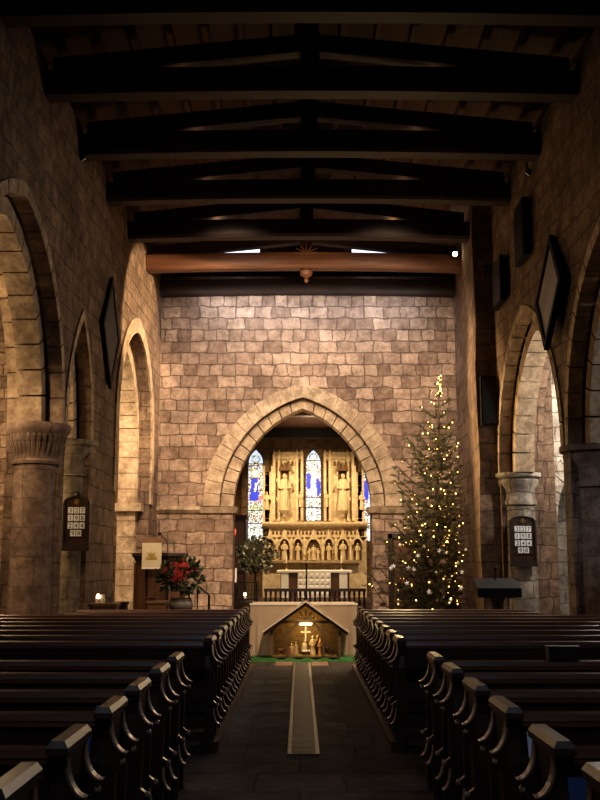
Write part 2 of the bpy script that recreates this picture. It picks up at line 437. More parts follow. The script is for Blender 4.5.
# aisles
struct(MB().box(-7.9, -7.4, -1.5, 24.8, 0, 8.6).build('wall_left_aisle', M['aisle']))
struct(MB().box(7.4, 7.9, -1.5, 24.8, 0, 8.6).build('wall_right_aisle', M['grey']))
struct(MB().box(4.9, 7.4, 24, 24.5, 0, 8.6).build('wall_right_aisle_end', M['grey']))
struct(MB().box(-9, 9, -2, -1.5, 0, 9.5).build('wall_west', M['wall']))
struct(MB().box(-7.9, -4.35, -1.5, 24.6, 8.6, 8.75).box(4.65, 7.9, -1.5, 24.6, 8.6, 8.75).build('ceiling_aisles', M['roof']))
# transverse arch wall in right aisle, seen through the arcade
ta = arch_wall('wall_right_aisle_arch', (4.62, 21.4), (7.4, 21.4), .6, 8.6, [(1.72, 1.02, 1.02, 2.55, 1.6)], M['grey'])
struct(ta)
t = thing('stone_arch', 'grey stone arch in the aisle seen past the right hymn board pillar', 'arch', kind='structure')
ring(MB(), (4.62, 21.4), ex, en, 1.72, 2.55, .86, 1.40, 1.18, 1.80, -.05, .3, 7).build('arch_ring', M['grey'], t)
MB().box(4.6, 5.42, 21.2, 21.7, 2.4, 2.55).box(4.6, 5.36, 21.24, 21.7, 2.28, 2.4).build('capital', M['grey'], t)
MB().box(4.64, 5.3, 21.28, 21.45, 0, 2.28).build('respond', M['grey'], t)

# ------------------------------------------------------------------ pillars
def pillar(label, x, y, r, ztop, carved, mat, half=None):
    t = thing('stone_pillar', label, 'pillar', (0,0,0), kind='thing')
    n = 40
    o = MB().lathe([(r*1.5, 0), (r*1.5, .18), (r*1.28, .24), (r*1.3, .34), (r*1.12, .42), (r*1.06, .5)], (x, y, 0), 8).build('base', mat, t)
    o = MB().lathe([(r*1.04, .48), (r*1.02, 1.5), (r, ztop-.62)], (x, y, 0), n).build('shaft', mat, t, True); cyl_uv(o, x, y, r)
    if carved:
        b = MB().lathe([(r, ztop-.62), (r*1.1, ztop-.60), (r*1.12, ztop-.56), (r*1.03, ztop-.53), (r*1.06, ztop-.45), (r*1.2, ztop-.22), (r*1.26, ztop-.15), (r*1.36, ztop-.12), (r*1.40, ztop-.05), (r*1.36, ztop)], (x, y, 0), n)
        c = b.build('capital', mat, t, True); cyl_uv(c, x, y, r)
        l = MB()
        for i in range(34):
            a = 2*PI*i/34; ca, sa = math.cos(a), math.sin(a)
            pt = lambda rr, z, w: (x+ca*rr-sa*w, y+sa*rr+ca*w, z)
            l.add([pt(r*1.05, ztop-.5, -.008), pt(r*1.05, ztop-.5, .008), pt(r*1.36, ztop-.2, .022), pt(r*1.36, ztop-.2, -.022), pt(r*1.30, ztop-.16, 0), pt(r*1.20, ztop-.35, .02), pt(r*1.20, ztop-.35, -.02)],
                  [(0,1,5,6), (6,5,2,3), (3,2,4)])
        l.build('leaf_carving', mat, c)
    else:
        b = MB().lathe([(r, ztop-.62), (r*1.1, ztop-.60), (r*1.1, ztop-.54), (r*1.02, ztop-.5), (r*1.04, ztop-.3), (r*1.2, ztop-.22), (r*1.24, ztop-.14), (r*1.16, ztop-.11), (r*1.36, ztop-.08), (r*1.36, ztop)], (x, y, 0), n)
        c = b.build('capital', mat, t, True); cyl_uv(c, x, y, r)
    return t
pillar('round stone pillar with leaf-carved capital on the pulpit side', -3.90, 14.82, .335, SPL, True, M['pillar'])
pillar('half-round stone pillar carrying the hymn board on the pulpit side', -3.86, 16.86, .32, SPL, False, M['aisle'])
pillar('shadowed round stone pillar at the frame edge on the tree side', 4.30, 14.52, .37, SPR, False, M['pillar'])
pillar('half-round stone pillar carrying the hymn board behind the lectern', 4.14, 19.05, .33, SPR, False, M['grey'])

# ------------------------------------------------------------------ roof
RZ0, RZ1 = 8.78, 9.48   # eaves, ridge
XC = .14
b = MB()
for s in (-1, 1):
    xe = XC+s*4.3
    b.add([(xe, -1.5, RZ0-.05), (XC, -1.5, RZ1), (XC, 24.8, RZ1), (xe, 24.8, RZ0-.05)], [(0,1,2,3)])
    b.add([(xe, -1.5, RZ0+.1), (XC, -1.5, RZ1+.15), (XC, 24.8, RZ1+.15), (xe, 24.8, RZ0+.1)], [(0,1,2,3)])
    for i in range(1, 9):
        pass
    for i in range(1, 9):
        f = i*.5/4.3; zz_ = RZ1-(RZ1-RZ0)*f-.06
        b.box(XC+s*i*.5-.045, XC+s*i*.5+.045, 2, 24, zz_-.1, zz_+.06)
struct(b.build('ceiling', M['roof']))
struct(MB().box(XC-.13, XC+.13, 2, 24, RZ1-.34, RZ1-.02).build('ridge_beam', M['beam']))
ty = [11.2, 13.23, 15.32, 17.42, 19.55, 21.75, 23.83]
order = ['seventh', 'sixth', 'fifth', 'fourth', 'third', 'second', 'first']
for y, od in zip(ty, order):
    lit = y == 21.75
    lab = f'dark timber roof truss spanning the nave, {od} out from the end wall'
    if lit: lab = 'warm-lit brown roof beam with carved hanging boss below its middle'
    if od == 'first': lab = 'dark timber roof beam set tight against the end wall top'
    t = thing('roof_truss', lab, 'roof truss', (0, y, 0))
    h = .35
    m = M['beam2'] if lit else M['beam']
    x0, x1 = -3.9, 3.95
    if y > 19: x1 = lean(y, ZT+.2)-.01
    else: x1 = RX(y)-.01
    x0 = LX(y)+.01
    # slightly cambered tie beam with chamfered lower edge
    n = 12; bb = MB()
    for i in range(n):
        f0, f1 = i/n, (i+1)/n; xa, xb = x0+(x1-x0)*f0, x0+(x1-x0)*f1
        z = lambda f: ZT+.06*(1-(2*f-1)**2)
        za, zb_ = z(f0), z(f1); w = .17
        bb.hexa([(xa,-w+.04,za),(xb,-w+.04,zb_),(xb,w-.04,zb_),(xa,w-.04,za),(xa,-w,za+.05),(xb,-w,zb_+.05),(xb,w,zb_+.05),(xa,w,za+.05)])
        bb.hexa([(xa,-w,za+.05),(xb,-w,zb_+.05),(xb,w,zb_+.05),(xa,w,za+.05),(xa,-w,za+h),(xb,-w,zb_+h),(xb,w,zb_+h),(xa,w,za+h)])
    bb.build('tie_beam', m, t)
    MB().box(XC-.13, XC+.13, -.12, .12, ZT+.34, RZ1-.02).build('king_post', M['beam'], t)
    for s in (-1, 1):
        if od == 'first': break
        xe = x0+.1 if s < 0 else x1-.1
        MB().beam((xe, 0, ZT+.44), (XC, 0, 8.86), .2, .26).build('principal_rafter', M['beam'], t)
    if lit:
        MB().lathe([(.02, -.28), (.06, -.22), (.03, -.17), (.13, -.1), (.15, -.02), (.08, .03), (.1, .08)], (XC, -.02, ZT+.02), 12).build('hanging_boss', M['beam2'], t, True)
        c = MB()
        for k in range(7):
            a = PI*k/6
            c.tube([(XC, -.19, ZT+.38), (XC+.28*math.cos(a), -.2, ZT+.40+.2*math.sin(a))], [.03, .008], 5)
        c.build('foliage_boss', M['beam2'], t)
# small lights of glass under the roof slope in the east bay
for k, s in enumerate((-1, 1)):
    xa, xb = (XC+s*1.08, XC+s*2.35)
    zf = lambda x: RZ1-(RZ1-RZ0)*abs(x-XC)/4.3-.10
    yy = 23.3
    o = MB().add([(xa, yy, 8.80), (xb, yy, 8.80), (xb, yy, zf(xb)), (xa, yy, zf(xa))], [(0,1,2,3)]).build(f'window_{k+4}', M['sky'])
    struct(o)
    fr = MB()
    for p, q in (((xa,8.8),(xb,8.8)),((xb,8.8),(xb,zf(xb))),((xb,zf(xb)),(xa,zf(xa))),((xa,zf(xa)),(xa,8.8))):
        fr.beam((p[0], yy, p[1]), (q[0], yy, q[1]), .06, .05)
    fr.build('window_frame', M['beam'], o)

# ------------------------------------------------------------------ chancel
CY = 34.0
def E(x, y, Y=33.6): return P(x, y, Y)
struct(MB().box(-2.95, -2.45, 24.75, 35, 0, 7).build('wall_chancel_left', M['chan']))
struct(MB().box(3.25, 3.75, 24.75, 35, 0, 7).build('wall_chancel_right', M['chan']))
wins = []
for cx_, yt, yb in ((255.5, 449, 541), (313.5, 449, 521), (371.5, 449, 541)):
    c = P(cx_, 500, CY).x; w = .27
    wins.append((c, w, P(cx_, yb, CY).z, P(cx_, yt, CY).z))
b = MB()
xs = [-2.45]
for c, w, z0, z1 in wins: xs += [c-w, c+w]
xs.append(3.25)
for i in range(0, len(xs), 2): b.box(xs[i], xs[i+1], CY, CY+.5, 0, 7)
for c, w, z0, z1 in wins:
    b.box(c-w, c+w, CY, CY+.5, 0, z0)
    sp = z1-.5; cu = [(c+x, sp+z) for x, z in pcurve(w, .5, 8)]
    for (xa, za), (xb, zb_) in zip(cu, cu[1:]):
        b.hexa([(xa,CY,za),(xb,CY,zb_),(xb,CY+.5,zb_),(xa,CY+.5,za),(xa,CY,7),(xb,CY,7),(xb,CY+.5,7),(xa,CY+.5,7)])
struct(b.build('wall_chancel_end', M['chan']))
glass = [M[k] for k in ('g0', 'g1', 'g2', 'g3', 'g4', 'g5', 'g6', 'g7')]
def inwin(x, z, w, hs, ri):   # inside lancet (x from centre, z from sill)
    if abs(x) > w: return False
    if z <= hs: return True
    r = (w*w+ri*ri)/(2*w); cx = w-r
    return (abs(x)-cx)**2+(z-hs)**2 < r*r
for k, (c, w, z0, z1) in enumerate(wins):
    hs, ri = z1-.5-z0, .5; H = z1-z0
    b = MB(); nx, nzc = 18, int(H/.03); rr = random.Random(11+k)
    Yw = CY+.12
    for j in range(nzc):
        for i in range(nx):
            x = -w+2*w*(i+.5)/nx; z = H*(j+.5)/nzc; f = z/H
            if not inwin(x, z, w-.015, hs, ri-.02): continue
            u = x/w
            q = rr.random()
            if f > .84:
                mi = 1 if q < .55 else 0 if q < .8 else 7
                if abs(math.hypot(u, (f-.89)*H/w)-.45) < .12: mi = rr.choice((2, 6, 3, 7))
            elif f < .19: mi = rr.choice((0, 0, 7, 6, 2, 3, 0))
            elif k == 0:
                mi = rr.choice((0, 7, 6, 2, 3, 0, 5))
                hd_ = math.hypot(u+.08, (f-.735)*H/w)
                if hd_ < .55: mi = 2
                if hd_ < .36: mi = 0
                if .44 < f < .69 and abs(u+.14) < .30+.34*((.69-f)/.25)**.8: mi = 4
                if abs(u-.02-.5*(f-.60)*4) < .14 and .53 < f < .63: mi = 0
                if .42 < f < .50 and u > .28: mi = rr.choice((5, 5, 0))
                if .30 < f < .40: mi = rr.choice((2, 3, 3, 0))
            else:
                mi = rr.choice((0, 7, 6, 2, 0, 0, 5))
                hd_ = math.hypot(u, (f-.69)*H/w)
                if hd_ < .5: mi = 2
                if hd_ < .32: mi = 0
                if math.hypot((u+.58)/.36, (f-.555)/.115) < 1 or math.hypot((u-.56)/.38, (f-.47)/.12) < 1: mi = 4
                if .34 < f < .66 and abs(u) < .22+.26*(.66-f)/.32: mi = rr.choice((1, 0, 1, 7))
                if f < .32: mi = rr.choice((0, 2, 6, 7, 0, 3))
            if f < .84 and (j % 14 == 0): mi = 6 if rr.random() < .6 else mi
            b.m = mi
            xa, xb = c-w+2*w*i/nx, c-w+2*w*(i+1)/nx; za, zb_ = z0+H*j/nzc, z0+H*(j+1)/nzc
            b.add([(xa,Yw,za),(xb,Yw,za),(xb,Yw,zb_),(xa,Yw,zb_)], [(0,1,2,3)])
    o = b.build(f'window_{k+1}', glass); struct(o)
    cu = [(x, hs+z) for x, z in pcurve(w, ri, 8)]
    cu = [(-w, 0)]+cu+[(w, 0)]
    fr = MB().tube([(c+x, Yw-.02, z0+z) for x, z in cu], .025, 6)
    for f in (.19, .33, .84): fr.box(c-w, c+w, Yw-.03, Yw-.005, z0+H*f-.012, z0+H*f+.012)
    fr.build('window_frame', M['lead'], o)
    # dark moulded surround
    hd = MB(); ring(hd, (0, CY), ex, en, c, z1-.5, w+.0, .5, w+.2, .72, -.14, .02, 6, .02, leg=z1-.5-z0)
    hd.build('window_surround', M['chan'], o)
# chancel ceiling and beams
struct(MB().box(-2.6, 3.4, 24.75, 35, 6.9, 7.0).build('ceiling_chancel', M['roof']))
for i, (y, zb_) in enumerate(((26.6, 6.05), (29.4, 5.88), (32.6, 5.62))):
    t = tag(MB().box(-2.45, 3.25, y-.18, y+.18, zb_, zb_+.42).build('chancel_beam', M['black'] if i != 1 else M['beam2']),  # shade and lamplight put into the beam colours
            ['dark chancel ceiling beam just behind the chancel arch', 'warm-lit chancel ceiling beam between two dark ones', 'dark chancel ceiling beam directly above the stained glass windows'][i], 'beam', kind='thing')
# sloping boarded ceiling over sanctuary
struct(MB().hexa([(-2.45,24.8,6.4),(3.25,24.8,6.4),(3.25,34,5.85),(-2.45,34,5.85),(-2.45,24.8,6.5),(3.25,24.8,6.5),(3.25,34,5.95),(-2.45,34,5.95)]).build('ceiling_chancel_boards', M['roof']))

# reredos
rt = thing('reredos', 'golden carved stone reredos filling the wall behind the altar', 'reredos', (0,0,0))
YRR = 33.86
def zb(y): return E(300, y, YRR).z
def xb(x): return P(x, 500, YRR).x
b = MB()
b.box(xb(263), xb(366), YRR, CY, zb(600), zb(524))
for x0, x1 in ((274, 302.5), (324.5, 353)): b.box(xb(x0), xb(x1), YRR, CY, zb(524), zb(452))
b.build('back_panel', M['rere'], rt)
b = MB()
b.prism([(YRR, zb(529)), (YRR-.16, zb(526)), (YRR-.2, zb(524)), (YRR-.2, zb(522.5)), (YRR, zb(521.5))], 0, xb(262), xb(367))
b.build('cornice', M['rere'], rt)
b = MB()   # quatrefoil frieze under the cornice
b.box(xb(263), xb(366), YRR-.06, YRR, zb(537.2), zb(536.2)); b.build('frieze', M['rere'], rt)
MB().prism([(YRR, zb(564)), (YRR-.22, zb(563)), (YRR-.25, zb(561)), (YRR, zb(560.5))], 0, xb(268), xb(358)).build('retable_shelf', M['rere'], rt)
for x in (274, 279, 297, 302, 325, 330, 348, 353):   # upper shafts
    b = MB().box(xb(x)-.045, xb(x)+.045, YRR-.11, YRR, zb(521), zb(456))
    b.hexa([(xb(x)-.06,YRR-.13,zb(456)),(xb(x)+.06,YRR-.13,zb(456)),(xb(x)+.06,YRR,zb(456)),(xb(x)-.06,YRR,zb(456)),(xb(x)-.01,YRR-.03,zb(450)),(xb(x)+.01,YRR-.03,zb(450)),(xb(x)+.01,YRR,zb(450)),(xb(x)-.01,YRR,zb(450))])
    b.build('pinnacle', M['rere'], rt)
for x0, x1 in ((274, 302.5), (324.5, 353)):
    b = MB()
    for k in range(7):
        xx = xb(x0+1.5+(x1-x0-3)*k/6); b.box(xx-.03, xx+.03, YRR-.06, YRR, zb(457), zb(452))
    b.box(xb(x0)-.03, xb(x1)+.03, YRR-.1, YRR, zb(459), zb(457.5)); b.build('cresting', M['rere'], rt)
    for z in (470, 490, 505):
        pass
for x0, x1 in ((274, 302.5), (324.5, 353)):
    xm = (x0+x1)/2
    for dx in (-11.2, -8.2, 8.2, 11.2):
        for y0_, y1_ in ((519, 500), (497, 481), (478, 461)):
            hw_ = .032; xx = xb(xm+dx)
            z0_, z1_ = zb(y0_), zb(y1_)
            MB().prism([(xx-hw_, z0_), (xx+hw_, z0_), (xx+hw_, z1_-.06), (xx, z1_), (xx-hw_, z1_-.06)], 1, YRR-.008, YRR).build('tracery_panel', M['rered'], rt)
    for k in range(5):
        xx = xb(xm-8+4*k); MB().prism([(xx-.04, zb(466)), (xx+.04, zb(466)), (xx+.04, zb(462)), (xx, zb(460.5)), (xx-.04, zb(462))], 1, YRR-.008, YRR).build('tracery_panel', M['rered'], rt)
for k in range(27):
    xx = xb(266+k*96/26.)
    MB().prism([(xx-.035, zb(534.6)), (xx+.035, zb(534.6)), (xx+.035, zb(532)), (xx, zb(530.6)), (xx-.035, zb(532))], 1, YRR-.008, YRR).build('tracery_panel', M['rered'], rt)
for x0 in (264, 355):
    MB().box(xb(x0), xb(x0+8), YRR, CY, zb(524), zb(472)).build('side_pilaster', M['rere'], rt)
    for dx in (0, 8): MB().box(xb(x0+dx)-.035, xb(x0+dx)+.035, YRR-.09, YRR, zb(524), zb(466)).build('pinnacle', M['rere'], rt)
# niches
def niche(xc, w, y0, y1, deep=True):
    z0, z1 = zb(y0), zb(y1); x = xb(xc); hw = w/2*.034
    b = MB(); cu = pcurve(hw, hw*1.5, 6); sp = z1-hw*1.5
    pts = [(x-hw, z0)]+[(x+a, sp+z) for a, z in cu]+[(x+hw, z0)]
    n = len(pts)
    b.prism(pts, 1, YRR-.012, YRR+.0)
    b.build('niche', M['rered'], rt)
    c = MB(); ring(c, (0, YRR), ex, en, x, sp, hw, hw*1.5, hw+.05, hw*1.5+.1, -.12, 0, 4, .0)
    c.add([(x-hw*.7, YRR-.12, sp+hw*1.35), (x+hw*.7, YRR-.12, sp+hw*1.35), (x, YRR-.1, sp+hw*1.5+.34), (x, YRR, sp+hw*1.5+.34)], [(0,1,2), (0,2,3), (1,3,2)])
    c.build('niche_canopy', M['rere'], rt)
low = [(270, 8), (284.6, 9.5), (298, 7), (313.5, 13), (328.5, 7), (342.5, 9.5), (357, 8)]
for x, w in low: niche(x, w, 560, 538.5)
for x in (277, 291.5, 304.5, 322.5, 335.5, 350):
    b = MB().box(xb(x)-.04, xb(x)+.04, YRR-.1, YRR, zb(560), zb(541)); b.add([(xb(x)-.05,YRR-.1,zb(541)),(xb(x)+.05,YRR-.1,zb(541)),(xb(x),YRR-.05,zb(536))], [(0,1,2)]); b.build('pinnacle', M['rere'], rt)
for x in (284.6, 342.8): niche(x, 9, 510, 468)
def cano(x):
    c = MB()
    for k in range(3):
        xx = xb(x)+(k-1)*.12
        c.hexa([(xx-.07,YRR-.3+abs(k-1)*.08,zb(470)),(xx+.07,YRR-.3+abs(k-1)*.08,zb(470)),(xx+.07,YRR,zb(470)),(xx-.07,YRR,zb(470)),(xx-.02,YRR-.2,zb(463)),(xx+.02,YRR-.2,zb(463)),(xx+.02,YRR,zb(463)),(xx-.02,YRR,zb(463))])
    c.box(xb(x)-.19, xb(x)+.19, YRR-.28, YRR, zb(471.2), zb(470))
    c.build('statue_canopy', M['rered'], rt)
    MB().lathe([(.03, 0), (.07, .06), (.09, .12), (.17, .22), (.2, .27), (.2, .33)], (xb(x), YRR-.12, zb(518.5)), 10).build('corbel', M['rere'], rt)
for x in (284.6, 342.8): cano(x)
# statues
def statue(label, x, yb_, yt, wscale=1, group=None, hold=None, Y=None, double=False):
    Y = Y or YRR-.13
    zb0, zt = zb(yb_), zb(yt); H = zt-zb0
    t = thing('saint_statue', label, 'statue', (xb(x), Y, zb0), group=group)
    s = H
    MB().lathe([(.15*s, 0), (.16*s, .05*s), (.13*s, .3*s), (.12*s, .5*s), (.14*s, .68*s), (.15*s, .78*s), (.08*s, .84*s), (.045*s, .86*s)], (0,0,0), 12, sx=wscale, sy=.62).build('robe', M['stat'], t, True)
    h = MB().ball((0, -.01, .925*s), .068*s, 8, (.85, .9, 1.15)); h.ball((0, -.06*s, .92*s), .014*s, 5)
    h.build('head', M['stat'], t, True)
    for sd in (-1, 1):
        MB().tube([(sd*.14*s*wscale, 0, .75*s), (sd*.17*s*wscale, -.04*s, .58*s), (sd*.05*s, -.12*s, .56*s)], [.045*s, .04*s, .028*s], 6).build('arm', M['stat'], t, True)
    if hold: MB().tube([(.07*s, -.12*s, .02*s), (.06*s, -.12*s, .95*s)], .013*s, 5).build('staff', M['stat'], t)
    return t
statue('tall carved saint with staff on corbel between the left and central windows', 284.6, 508.5, 474, hold=1)
statue('tall carved saint in plain robe on corbel between central and right windows', 342.8, 508.5, 474)
ll = ['small carved saint in the reredos niche under the left window', 'carved saint in the lower niche directly beneath the staff-bearing statue', 'slim carved saint in narrow niche just left of the middle niche',
      None, 'slim carved saint in narrow niche just right of the middle niche', 'carved saint in the lower niche directly beneath the plain-robed statue', 'small carved saint in the reredos niche under the right window']
for (x, w), lab in zip(low, ll):
    if lab: statue(lab, x, 560, 543 if w < 9 else 541, .8 if w < 9 else 1)
statue('seated central carved figure in the widest lower reredos niche', 313.5, 560, 545, 1.2)
statue('little carved attendant at the left of the central seated figure', 309.2, 560, 548, .8)
statue('little carved attendant at the right of the central seated figure', 317.8, 560, 548, .8)
for x, lab in ((300.5, 'small carved bracket figure beside the left edge of central window'), (326.5, 'small carved bracket figure beside the right edge of central window'), (361.5, 'carved figure standing beside the partly hidden right window'), (267, 'carved figure standing beside the right edge of left window')):
    statue(lab, x, 510 if x in (361.5, 267) else 507, 492, .8, hold=None)

# altar
at_ = thing('altar', 'white-draped high altar with patterned frontal under the reredos', 'altar', (xb(313.5), 32.9, .46))
za = P(300, 570, 32.6).z-.46
MB().box(-1.08, 1.12, -.42, .42, 0, za-.06).build('body', M['oak'], at_)
MB().bbox(-1.2, 1.22, -.47, .45, za-.08, za+.0, .02).build('altar_cloth', M['white'], at_)
fr = MB().box(-.52, .52, -.455, -.43, .02, za-.09).build('frontal', M['cream'], at_)
b = MB()
for i in range(6):
    for j in range(4): b.hexa([(-.528+i*.176,-.456,.02+j*.2),(-.352+i*.176,-.456,.02+j*.2),(-.352+i*.176,-.456,.22+j*.2),(-.528+i*.176,-.456,.22+j*.2),(-.46+i*.176,-.48,.09+j*.2),(-.42+i*.176,-.48,.09+j*.2),(-.42+i*.176,-.48,.15+j*.2),(-.46+i*.176,-.48,.15+j*.2)])
b.build('frontal_pattern', M['white'], fr)
for x0, x1 in ((-1.06, -.82), (.8, 1.06)): MB().box(x0, x1, -.45, -.43, .02, za-.09).build('side_panel', M['white'], at_)
for x in (-.9, .9):
    t = thing('altar_candlestick', 'brass candlestick with white candle at the %s end of the high altar' % ('left' if x < 0 else 'right'), 'candlestick', (xb(313.5)+x, 33.05, .46+za))
    MB().lathe([(.07, 0), (.05, .03), (.018, .06), (.025, .14), (.015, .2), (.04, .23)], n=10).build('stem', M['brass'], t, True)
    MB().lathe([(.018, .23), (.018, .45)], n=8).build('candle', M['white'], t, True)
# standing cross
Yc = 28.2
t = thing('processional_cross', 'tall slim dark processional cross standing before the altar', 'cross', (P(306.5, 598, Yc).x, Yc, .16))
ztp = P(306, 551, Yc).z-.16
MB().tube([(0,0,.03),(0,0,ztp-.32)], .022, 8).lathe([(.16,0),(.15,.03),(.04,.06)], n=12).build('pole', M['iron'], t)
MB().box(-.022,.022,-.015,.015,ztp-.33,ztp).box(-.1,.1,-.015,.015,ztp-.16,ztp-.115).build('cross_head', M['brass'], t)
# communion rail
Yr = 27.4
t = thing('communion_rail', 'dark turned-baluster communion rail across the chancel', 'rail', (0, Yr, .16))
zr = P(300, 588.5, Yr).z-.16; xa, xz = P(264, 590, Yr).x, P(366, 590, Yr).x
MB().bbox(xa, xz, -.06, .06, zr-.08, zr, .015).build('handrail', M['darkoak'], t)
MB().box(xa, xz, -.05, .05, .0, .09).build('bottom_rail', M['darkoak'], t)
bal = None
n = 21
for i in range(n):
    x = xa+.05+(xz-xa-.1)*i/(n-1)
    if bal is None:
        bal = MB().lathe([(.035, .09), (.035, .16), (.02, .19), (.04, .32), (.045, .4), (.02, .55), (.032, zr-.2), (.035, zr-.08)], n=8).build('baluster', M['darkoak'], t, True)
        bal.location.x = x
    else:
        o = bal.copy(); COL.objects.link(o); o.parent = t; o.location.x = x
# choir stalls (dark) left and right inside arch
def stall(label, x0, x1, y0, y1, h, sx):
    t = thing('choir_stall', label, 'choir stall', (0,0,.16))
    MB().box(x0, x1, y0, y1, .0, .5).build('seat', M['darkoak'], t)
    xb0 = x0 if sx < 0 else x1-.08
    MB().box(xb0, xb0+.08, y0, y1, .5, h).build('backrest', M['darkoak'], t)
    n = 5
    for i in range(n+1):
        y = y0+(y1-y0)*i/n
        MB().prism([(x0, .5), (x1, .5), (x1-.02, .75) if sx < 0 else (x0+.02, .75), (xb0+.1, .95), (xb0+.1, h+.12), (xb0, h+.12)] if sx < 0 else [(x0, .5), (x1, .5), (x1, h+.12), (xb0-.02, h+.12), (xb0-.02, .95), (x0+.02, .75)], 1, y-.03, y+.03).build('arm_panel', M['darkoak'], t)
    return t
stall('dark carved choir stalls along the chancel wall on the pulpit side', -2.4, -1.75, 25.2, 28.9, 1.15, -1)
stall('dark carved choir stalls along the chancel wall on the tree side', 2.5, 3.2, 25.2, 28.9, 1.3, 1)
t = thing('chancel_panelling', 'added tall dark wooden cupboard at the left side of the chancel', 'panelling', (-1.98, 31.0, .46))  # added dark mass for the unidentified dark left of the chancel
hc = P(240, 519, 31).z-.46
MB().box(-.42, .34, -.5, .5, 0, hc).build('carcass', M['darkoak'], t)
MB().box(-.45, .38, -.54, .54, hc, hc+.1).build('cornice', M['darkoak'], t)
for k in range(3):
    MB().box(-.36, .28, -.52, -.5, .1+k*(hc-.1)/3, (k+1)*(hc-.1)/3).build('front_panel', M['oak'], t)
# iron side screen, candle lamps, flower stand at the left of the chancel
t = thing('iron_candle_stand', 'black iron votive candle stand at the left of the chancel', 'candle stand', (P(246, 600, 26.2).x, 26.2, .16))
for x in (-.28, .28):
    MB().tube([(x, 0, 0), (x, 0, .95)], .018, 6).build('leg', M['iron'], t)
b = MB().box(-.32, .32, -.12, .12, .50, .53).box(-.32, .32, -.02, .02, .92, .95)
for i in range(9): b.tube([(-.28+.07*i, 0, .53), (-.28+.07*i, 0, .93)], .006, 5)
b.build('rack', M['iron'], t)
zc = P(245, 592, 26.1).z-.16
tl = thing('votive_candle', 'small glowing votive candle on the iron stand', 'candle', (P(245, 592, 26.1).x, 26.1, .69))
MB().lathe([(.03, 0), (.035, .07)], n=10).build('cup', M['white'], tl); MB().ball((0, 0, .1), .035, 8, (1,1,1.3)).build('flame', M['flame'], tl, True)
t = thing('sanctuary_candle', 'tall white candle on dark post beside the left chancel jamb', 'candle', (P(235.5, 580, 25.4).x, 25.4, .16))
MB().lathe([(.1, 0), (.03, .05), (.025, .9), (.06, .95)], n=10).build('post', M['darkoak'], t, True); MB().lathe([(.03, .95), (.03, 1.3)], n=8).build('candle', M['white'], t, True)
t = thing('hanging_lamp', 'small red glass sanctuary lamp hanging at the left chancel side', 'lamp', (P(233, 533, 25.3).x+.02, 25.3, P(233, 533, 25.3).z))
MB().lathe([(.02, -.08), (.05, -.02), (.06, .06), (.05, .1)], n=10).build('glass', M['redl'], t, True)
MB().tube([(0, 0, .1), (0, 0, 3.1)], .006, 5).build('chain', M['iron'], t)
def bouquet(b, c, r, n, rr, mats, leaf=.1, sq=(1, .8, .9), droop=0):
    for i in range(n):
        while True:
            p = Vector((rr.uniform(-1, 1), rr.uniform(-1, 1), rr.uniform(-.75, 1)))
            if .25 < p.length < 1: break
        q = Vector((c[0]+p.x*r*sq[0], c[1]+p.y*r*sq[1], c[2]+p.z*r*sq[2]))
        b.m = rr.choice(mats)
        for k in range(3):
            d = (p.normalized()+Vector((rr.uniform(-.9, .9), rr.uniform(-.9, .9), rr.uniform(-.6, .9)))).normalized()
            u = d.cross(Vector((rr.uniform(-1, 1), rr.uniform(-1, 1), rr.uniform(-1, 1)))).normalized(); L = leaf*rr.uniform(.6, 1.3)
            b.add([q, q+d*L*.5+u*L*.28, q+d*L, q+d*L*.5-u*L*.28], [(0,1,2,3)])
rr = random.Random(5)
Yf = 27.0; pf = P(255.5, 557, Yf)
t = thing('flower_stand_arrangement', 'large dark foliage and white flower arrangement on tall stand in chancel', 'flower arrangement', (pf.x, Yf, .16))
zf = pf.z-.16
MB().lathe([(.2, 0), (.05, .06), (.03, .3), (.03, zf-.45), (.12, zf-.3), (.14, zf-.22)], n=12).build('stand', M['darkoak'], t, True)
b = MB(); bouquet(b, (0,0,zf), .56, 190, rr, [0], .12)
for i in range(80):
    a, e = rr.uniform(0, 6.28), rr.uniform(-.3, 1.5); d_ = Vector((math.cos(a)*math.cos(e), math.sin(a)*math.cos(e), math.sin(e)))
    b.tube([(0, 0, zf-.2), tuple(Vector((0, 0, zf))+d_*rr.uniform(.4, .62))], [.008, .003], 4)
b.build('foliage', M['leafg'], t)
b = MB(); bouquet(b, (0,-.05,zf), .5, 40, rr, [0], .09); b.build('flowers', M['leafw'], t)

# ------------------------------------------------------------------ pews
def pew_proto(kind):
    """local: x=0 aisle end, +x away from the aisle (scaled by sign later), y forward (east), z up"""
    pass
PH = .95
def S(y0_, z0_, y1_, z1_, n=7, bulge=.35):   # quarter-ish concave curve
    out = []
    for i in range(n+1):
        a = PI/2*i/n
        out.append((y0_+(y1_-y0_)*(1-math.cos(a)), z0_+(z1_-z0_)*math.sin(a)))
    return out
PZ_ = .07
endpoly = [(-.19, .885), (-.17, .80), (-.19, .70), (-.19, 0), (.20, 0), (.20, .70), (.15, .80), (.17, .885)]
def sweep(z0, h, o0, o1, n=7):
    return [(o0+(o1-o0)*(1-math.cos(PI/2*k/n)), z0-h*math.sin(PI/2*k/n)) for k in range(n+1)]
brk = sweep(.885, .135, .004, .078)+[(.078, .735), (.05, .725), (.05, .69), (.03, .66), (.024, .42), (.05, .40), (.05, .37), (.03, .36)]+sweep(.36, .13, .026, .074)+[(.074, .215), (.03, .205), (.03, 0), (-.01, 0), (-.01, .885)]
_pm = {}
